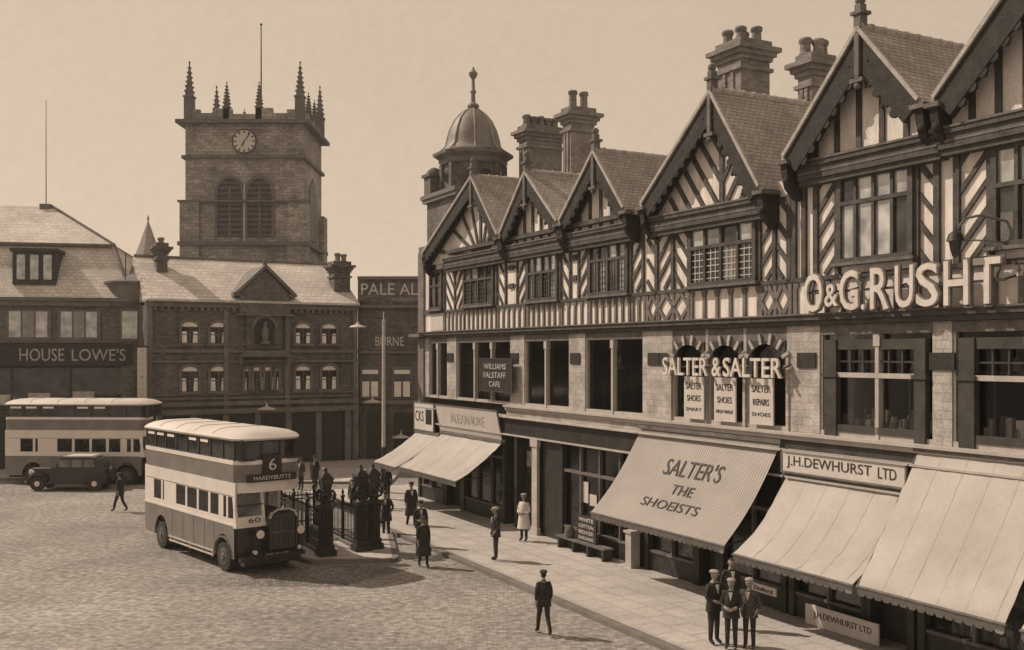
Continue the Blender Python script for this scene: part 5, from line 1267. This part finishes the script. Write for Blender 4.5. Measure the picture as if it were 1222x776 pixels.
# dark stairwell opening between the railings
e1, e2 = Vector((-5.62, 36.5, 0)), Vector((-6.42, 35.75, 0))
m = MB(); ps = [e1 + dv * 1.8, e2 + dv * 1.8, e2 + dv * 5.2, e1 + dv * 5.2]; m.prismz([(v.x, v.y) for v in ps][::-1], .1, .126)
for i in range(5): a, b = e1 + dv * (1.8 + .3 * i), e2 + dv * (1.8 + .3 * i); m.bar(a + Vector((0, 0, .13)), b + Vector((0, 0, .13)), .06, .02, 1, up=(0, 0, 1))
tag(mesh_obj('stairwell', m, ['dark_paint', 'stone_trim']), kind='structure')

# tall slender lamp post
lx, ly = -6.45, 51.3
T = Thing('lamp_post', 'tall slender pale lamp post with one dish lamp on a long arm', 'lamp post', WORLD, (lx, ly, .0))
m = MB(); m.lathe((lx, ly, 0), [(.24, 0), (.24, .2), (.17, .3), (.15, 1.5), (.17, 1.6), (.11, 1.7), (.10, 2.4)], 12); T.part('base', m, 'iron')
m = MB(); m.cyl((lx, ly, 2.4), (lx, ly, 8.75), .10, .075, 10); m.lathe((lx, ly, 8.7), [(.06, 0), (.1, .05), (.03, .15), (.02, .5)], 8); T.part('pole', m, 'iron_pale')
m = MB(); m.tube([(lx, ly, 8.85), (lx - .5, ly, 8.95), (lx - 1.0, ly, 8.85), (lx - 1.3, ly, 8.65)], .03, 6); m.bar((lx, ly, 8.2), (lx - .9, ly, 8.86), .02, .02); T.part('arm', m, 'iron')
m = MB(); m.lathe((lx - 1.3, ly, 8.42), [(.42, 0), (.36, .06), (.1, .14), (.06, .26)], 16); T.part('lamp_shade', m, 'sign_white')

# ------------------------------------------------------------------ people
def body_mesh(V, E, rad, mats_fn):
    me = bpy.data.meshes.new('b'); me.from_pydata(V, E, []); ob = bpy.data.objects.new('b', me); COL.objects.link(ob)
    ob.modifiers.new('s', 'SKIN'); sk = me.skin_vertices[0].data
    for i, r_ in enumerate(rad): sk[i].radius = r_ if isinstance(r_, tuple) else (r_, r_)
    sk[0].use_root = True
    md = ob.modifiers.new('u', 'SUBSURF'); md.levels = 1; md.render_levels = 1
    bpy.context.view_layer.update()
    ev = bpy.data.meshes.new_from_object(ob.evaluated_get(bpy.context.evaluated_depsgraph_get()))
    vs = [tuple(v.co) for v in ev.vertices]; fs = [tuple(p.vertices) for p in ev.polygons]
    bpy.data.objects.remove(ob); bpy.data.meshes.remove(me); bpy.data.meshes.remove(ev)
    return vs, fs
def person(label, x, y, z, h, yaw, pose='stand', hem=.80, coat='suit_dark', legs='trousers', cap='cap_dark', dress=None, stride=.0, arms='down', group='people in the market place'):
    """local frame: y forward, x right; yaw turns +y"""
    k = h / 1.75
    T = Thing('person', label, 'person', WORLD, (0, 0, 0), group); T.o.location = (x, y, z); T.o.rotation_euler = (0, 0, yaw); T.o.scale = (k, k, k)
    V = [(0, 0, .95), (0, .01, 1.12), (0, .015, 1.32), (0, .0, 1.44), (0, .005, 1.52), (0, .02, 1.58)]; Rd = [(.155, .115), (.145, .11), (.175, .12), (.09, .075), (.055, .055), (.06, .06)]; E = [(0, 1), (1, 2), (2, 3), (3, 4), (4, 5)]
    hands = []
    for s_ in (-1, 1):
        sw = stride * (-s_)
        i = len(V)
        kneeb = .05 if stride else .015
        V += [(s_ * .09, 0, .86), (s_ * .095, sw * .45 + kneeb, .48), (s_ * .1, sw * .95 - (.06 if sw < 0 else 0), .10 + (.05 if sw < -.15 else 0)), (s_ * .115, sw * .95 + .16 - (.06 if sw < 0 else 0), .045)]
        Rd += [.098, .07, (.05, .055), (.042, .036)]; E += [(0, i), (i, i + 1), (i + 1, i + 2), (i + 2, i + 3)]
        j = len(V); aw = -sw * .6
        if arms == 'front' or (arms == 'one' and s_ > 0): el, wr, hd_ = (s_ * .25, .02, 1.14), (s_ * .12, .2, 1.06), (s_ * .06, .25, 1.05)
        elif arms == 'pocket': el, wr, hd_ = (s_ * .27, -.05, 1.15), (s_ * .21, .07, .98), (s_ * .19, .1, .93)
        else: el, wr, hd_ = (s_ * .235, aw * .3 - .02, 1.16), (s_ * .245, aw * .8 + .04, .93), (s_ * .245, aw * .9 + .06, .87)
        V += [(s_ * .165, 0, 1.42), el, wr, hd_]; Rd += [.075, .052, .035, (.035, .022)]; E += [(2, j), (j, j + 1), (j + 1, j + 2), (j + 2, j + 3)]
        hv = Vector(hd_) - Vector(wr); hv.normalize(); hands.append(Vector(hd_))
        side = Vector((0, 1, 0)) if abs(hv.z) > .7 else Vector((0, 0, 1))
        for f_ in range(4):
            a = len(V); o_ = side * (.03 - .02 * f_); ln = (.075, .088, .084, .066)[f_]
            V += [tuple(Vector(hd_) + o_ + hv * .035), tuple(Vector(hd_) + o_ + hv * (.035 + ln * .55) + Vector((-s_ * .008, 0, 0))), tuple(Vector(hd_) + o_ + hv * (.035 + ln) + Vector((-s_ * .025, 0, 0)))]
            Rd += [.010, .009, .008]; E += [(j + 3, a), (a, a + 1), (a + 1, a + 2)]
        a = len(V); V += [tuple(Vector(hd_) + side * .04 + hv * .0), tuple(Vector(hd_) + side * .055 + hv * .04 + Vector((-s_ * .01, 0, 0)))]; Rd += [.011, .009]; E += [(j + 2, a), (a, a + 1)]
    vs, fs = body_mesh(V, E, Rd, None)
    m = MB(); names = ['skin', coat, legs, 'shoe', 'hair']; m.v = list(vs)
    for f_ in fs:
        c = sum((Vector(vs[i]) for i in f_), Vector()) / len(f_)
        if c.z > 1.475: mi = 0
        elif min((c - h_).length for h_ in hands) < .125 and c.z < 1.2: mi = 0
        elif c.z < .09: mi = 3
        elif c.z < .9 and abs(c.x) < .22: mi = 2
        else: mi = 1
        m.f.append(f_); m.m.append(mi)
    # head: skull, jaw, nose, brows, mouth line, ears, eyes
    hv, hf = [], []; n, kk = 16, 12
    for i in range(kk + 1):
        t = -math.pi / 2 + math.pi * i / kk
        for j in range(n):
            a = 2 * math.pi * j / n; cx_, sy_ = math.cos(a), math.sin(a); zz = math.sin(t); rr = max(.02, math.cos(t))
            px, py, pz = .074 * rr * cx_, .095 * rr * sy_, .118 * zz
            if zz < -.2: px *= 1 + .28 * (zz + .2); py = py * (1 + .12 * (zz + .2)) + .012 * (-zz - .2)
            if sy_ > .9 and abs(zz + .15) < .2: py += .022 * (1 - abs(zz + .15) / .2)
            if .35 < abs(cx_) < .75 and sy_ > .5 and abs(zz - .08) < .14: py -= .009
            hv.append((px, py + .03, pz + 1.655))
    for i in range(kk):
        for j in range(n): hf.append((i * n + j, i * n + (j + 1) % n, (i + 1) * n + (j + 1) % n, (i + 1) * n + j))
    o = len(m.v); m.v += hv
    for f_ in hf:
        c = sum((Vector(hv[i]) for i in f_), Vector()) / 4
        m.f.append(tuple(i + o for i in f_)); m.m.append(4 if (c.z > 1.715 or (c.y < .0 and c.z > 1.60) ) else 0)
    for s_ in (-1, 1): m.ball((s_ * .077, .025, 1.65), .012, .022, .032, 8, 0); m.ball((s_ * .03, .109, 1.668), .010, .006, .007, 6, 4)
    m.box(-.022, .022, .115, .121, 1.592, 1.599, 4)
    T.part('body', m, names)
    # jacket skirt over the hips, collar, lapels
    if dress:
        g = MB(); g.lathe((0, 0, 0), [(.30, .42), (.26, .7), (.2, .98), (.165, 1.1)], 16, 0, 1, .78); T.part('skirt', g, dress)
        g = MB(); g.lathe((0, 0, 0), [(.215, .80), (.19, 1.0), (.185, 1.15), (.205, 1.32), (.13, 1.45)], 16, 0, 1, .76); T.part('coat', g, coat)
    elif coat == 'white_cloth':
        g = MB(); g.lathe((0, 0, 0), [(.27, .48), (.24, .75), (.205, 1.0), (.195, 1.15), (.21, 1.32), (.13, 1.45)], 16, 0, 1, .76); T.part('overall', g, coat)
    else:
        g = MB(); g.lathe((0, 0, 0), [(.222 + (.8 - hem) * .12, hem), (.20, .98), (.178, 1.12), (.205, 1.32), (.12, 1.455)], 16, 0, 1, .75); g.box(-.012, .012, .15, .168, .85, 1.2); T.part('jacket', g, coat)
        g = MB(); g.prism([(-.05, 1.45), (0, 1.24), (.05, 1.45)][::-1], .125, .15); c = T.part('shirt_front', g, 'white_cloth')
        for i, v in enumerate(c.data.vertices): v.co.y += (1.45 - v.co.z) * .12
    if cap:
        g = MB(); g.lathe((0, .02, 1.70), [(.088, 0), (.112, .03), (.118, .055), (.09, .085), (.03, .1)], 14, 0, .95, 1.12); g.prismz([(-.075, .09), (.075, .09), (.06, .165), (.0, .185), (-.06, .165)], 1.69, 1.702); T.part('flat_cap', g, cap)
    elif dress:
        g = MB(); g.lathe((0, .0, 1.68), [(.17, 0), (.12, .02), (.105, .09), (.07, .12), (.02, .125)], 14, 0, 1, 1.1); T.part('hat', g, 'cap_dark')
    return T
G12 = .12
person('man striding alone on the setts left of the near bus', -17.58, 45.76, 0, 1.72, R(70), stride=.28)
person('bareheaded man standing behind the railings near two capped men', -7.05, 45.4, G12, 1.62, R(150), cap=None, coat='suit_grey', arms='pocket')
person('man in pale cap on the left of a close pair behind the railings', -6.62, 45.9, G12, 1.72, R(190), cap='cap_pale')
person('man in pale cap on the right of a close pair behind the railings', -6.2, 46.3, G12, 1.68, R(165), cap='cap_pale', coat='suit_grey', arms='pocket')
person('stocky man in dark cap standing by the foot of the lamp post', -4.89, 39.67, 0, 1.72, R(175), hem=.62, arms='pocket')
person('tall man walking behind the woman in the long skirt', -4.1, 41.5, 0, 1.85, R(200), hem=.5, stride=.2, coat='suit_dark')
person('woman in dark coat and long skirt crossing from the kerb', -2.95, 33.95, 0, 1.64, R(205), dress='suit_dark', cap=None, stride=.12)
person('man close behind the woman in the long skirt', -3.3, 36.9, 0, 1.76, R(195), stride=.15, arms='one')
person('slim man in pale cap standing mid-pavement before the doorway', -.54, 34.45, G12, 1.76, R(100), cap='cap_pale', arms='pocket')
person('shopkeeper in a long white overall and cap by the pale column', .45, 37.95, G12, 1.74, R(150), coat='white_cloth', cap='cap_pale', arms='front')
person('man in dark suit striding at the bottom edge of the road', .8, 25.75, 0, 1.60, R(15), stride=.26, coat='suit_dark')
person('man in dark coat beyond the bus, nearer its front', -10.35, 53.6, 0, 1.7, R(170), hem=.5, coat='suit_dark')
person('man in dark coat beyond the bus, further from its front', -10.95, 53.0, 0, 1.66, R(150), coat='suit_grey')
person('man half hidden by the left iron pillar', -8.7, 47.3, G12, 1.66, R(180), cap='cap_pale')
person('dark figure looking into the lit shop window under the plain cream awning', -1.35, 44.7, G12, 1.7, R(-60), arms='pocket')
person('man in pale cap and dark muffler, leftmost of the group by the awnings', 4.85, 24.55, G12, 1.74, R(210), cap='cap_pale', coat='suit_dark', arms='one')
person('shorter man in pale cap with hands together, middle of the group', 5.18, 24.1, G12, 1.64, R(160), cap='cap_pale', coat='suit_dark', arms='front')
person('man in pale cap and open jacket, rightmost of the group by the awnings', 5.62, 24.15, G12, 1.64, R(150), cap='cap_pale', coat='suit_grey', arms='pocket')
person('bareheaded man in the shade behind the group of capped men', 5.55, 25.9, G12, 1.78, R(190), cap=None, coat='suit_dark')

person('man leaning close behind the right-hand iron pillars', -5.6, 38.6, G12, 1.7, R(200), coat='suit_dark', arms='pocket')
person('boy in dark cap between the two pavement groups by the railings', -6.9, 44.3, G12, 1.5, R(170), coat='suit_dark')
person('man in pale cap near the lamp post with his back turned', -6.0, 48.9, 0, 1.7, R(10), cap='cap_pale')
# ------------------------------------------------------------------ light haze of the smoky town air
hz = bpy.data.materials.new('haze'); hz.use_nodes = True
hn = hz.node_tree; hn.nodes.clear(); ho = hn.nodes.new('ShaderNodeOutputMaterial'); pv = hn.nodes.new('ShaderNodeVolumePrincipled')
pv.inputs['Color'].default_value = (.93, .9, .87, 1); pv.inputs['Density'].default_value = .00045; pv.inputs['Anisotropy'].default_value = .2
hn.links.new(pv.outputs[0], ho.inputs['Volume']); MATS['haze'] = hz
mb = MB(); mb.box(-85, 48, -8, 125, -2, 42); tag(mesh_obj('haze', mb, 'haze'), kind='stuff')
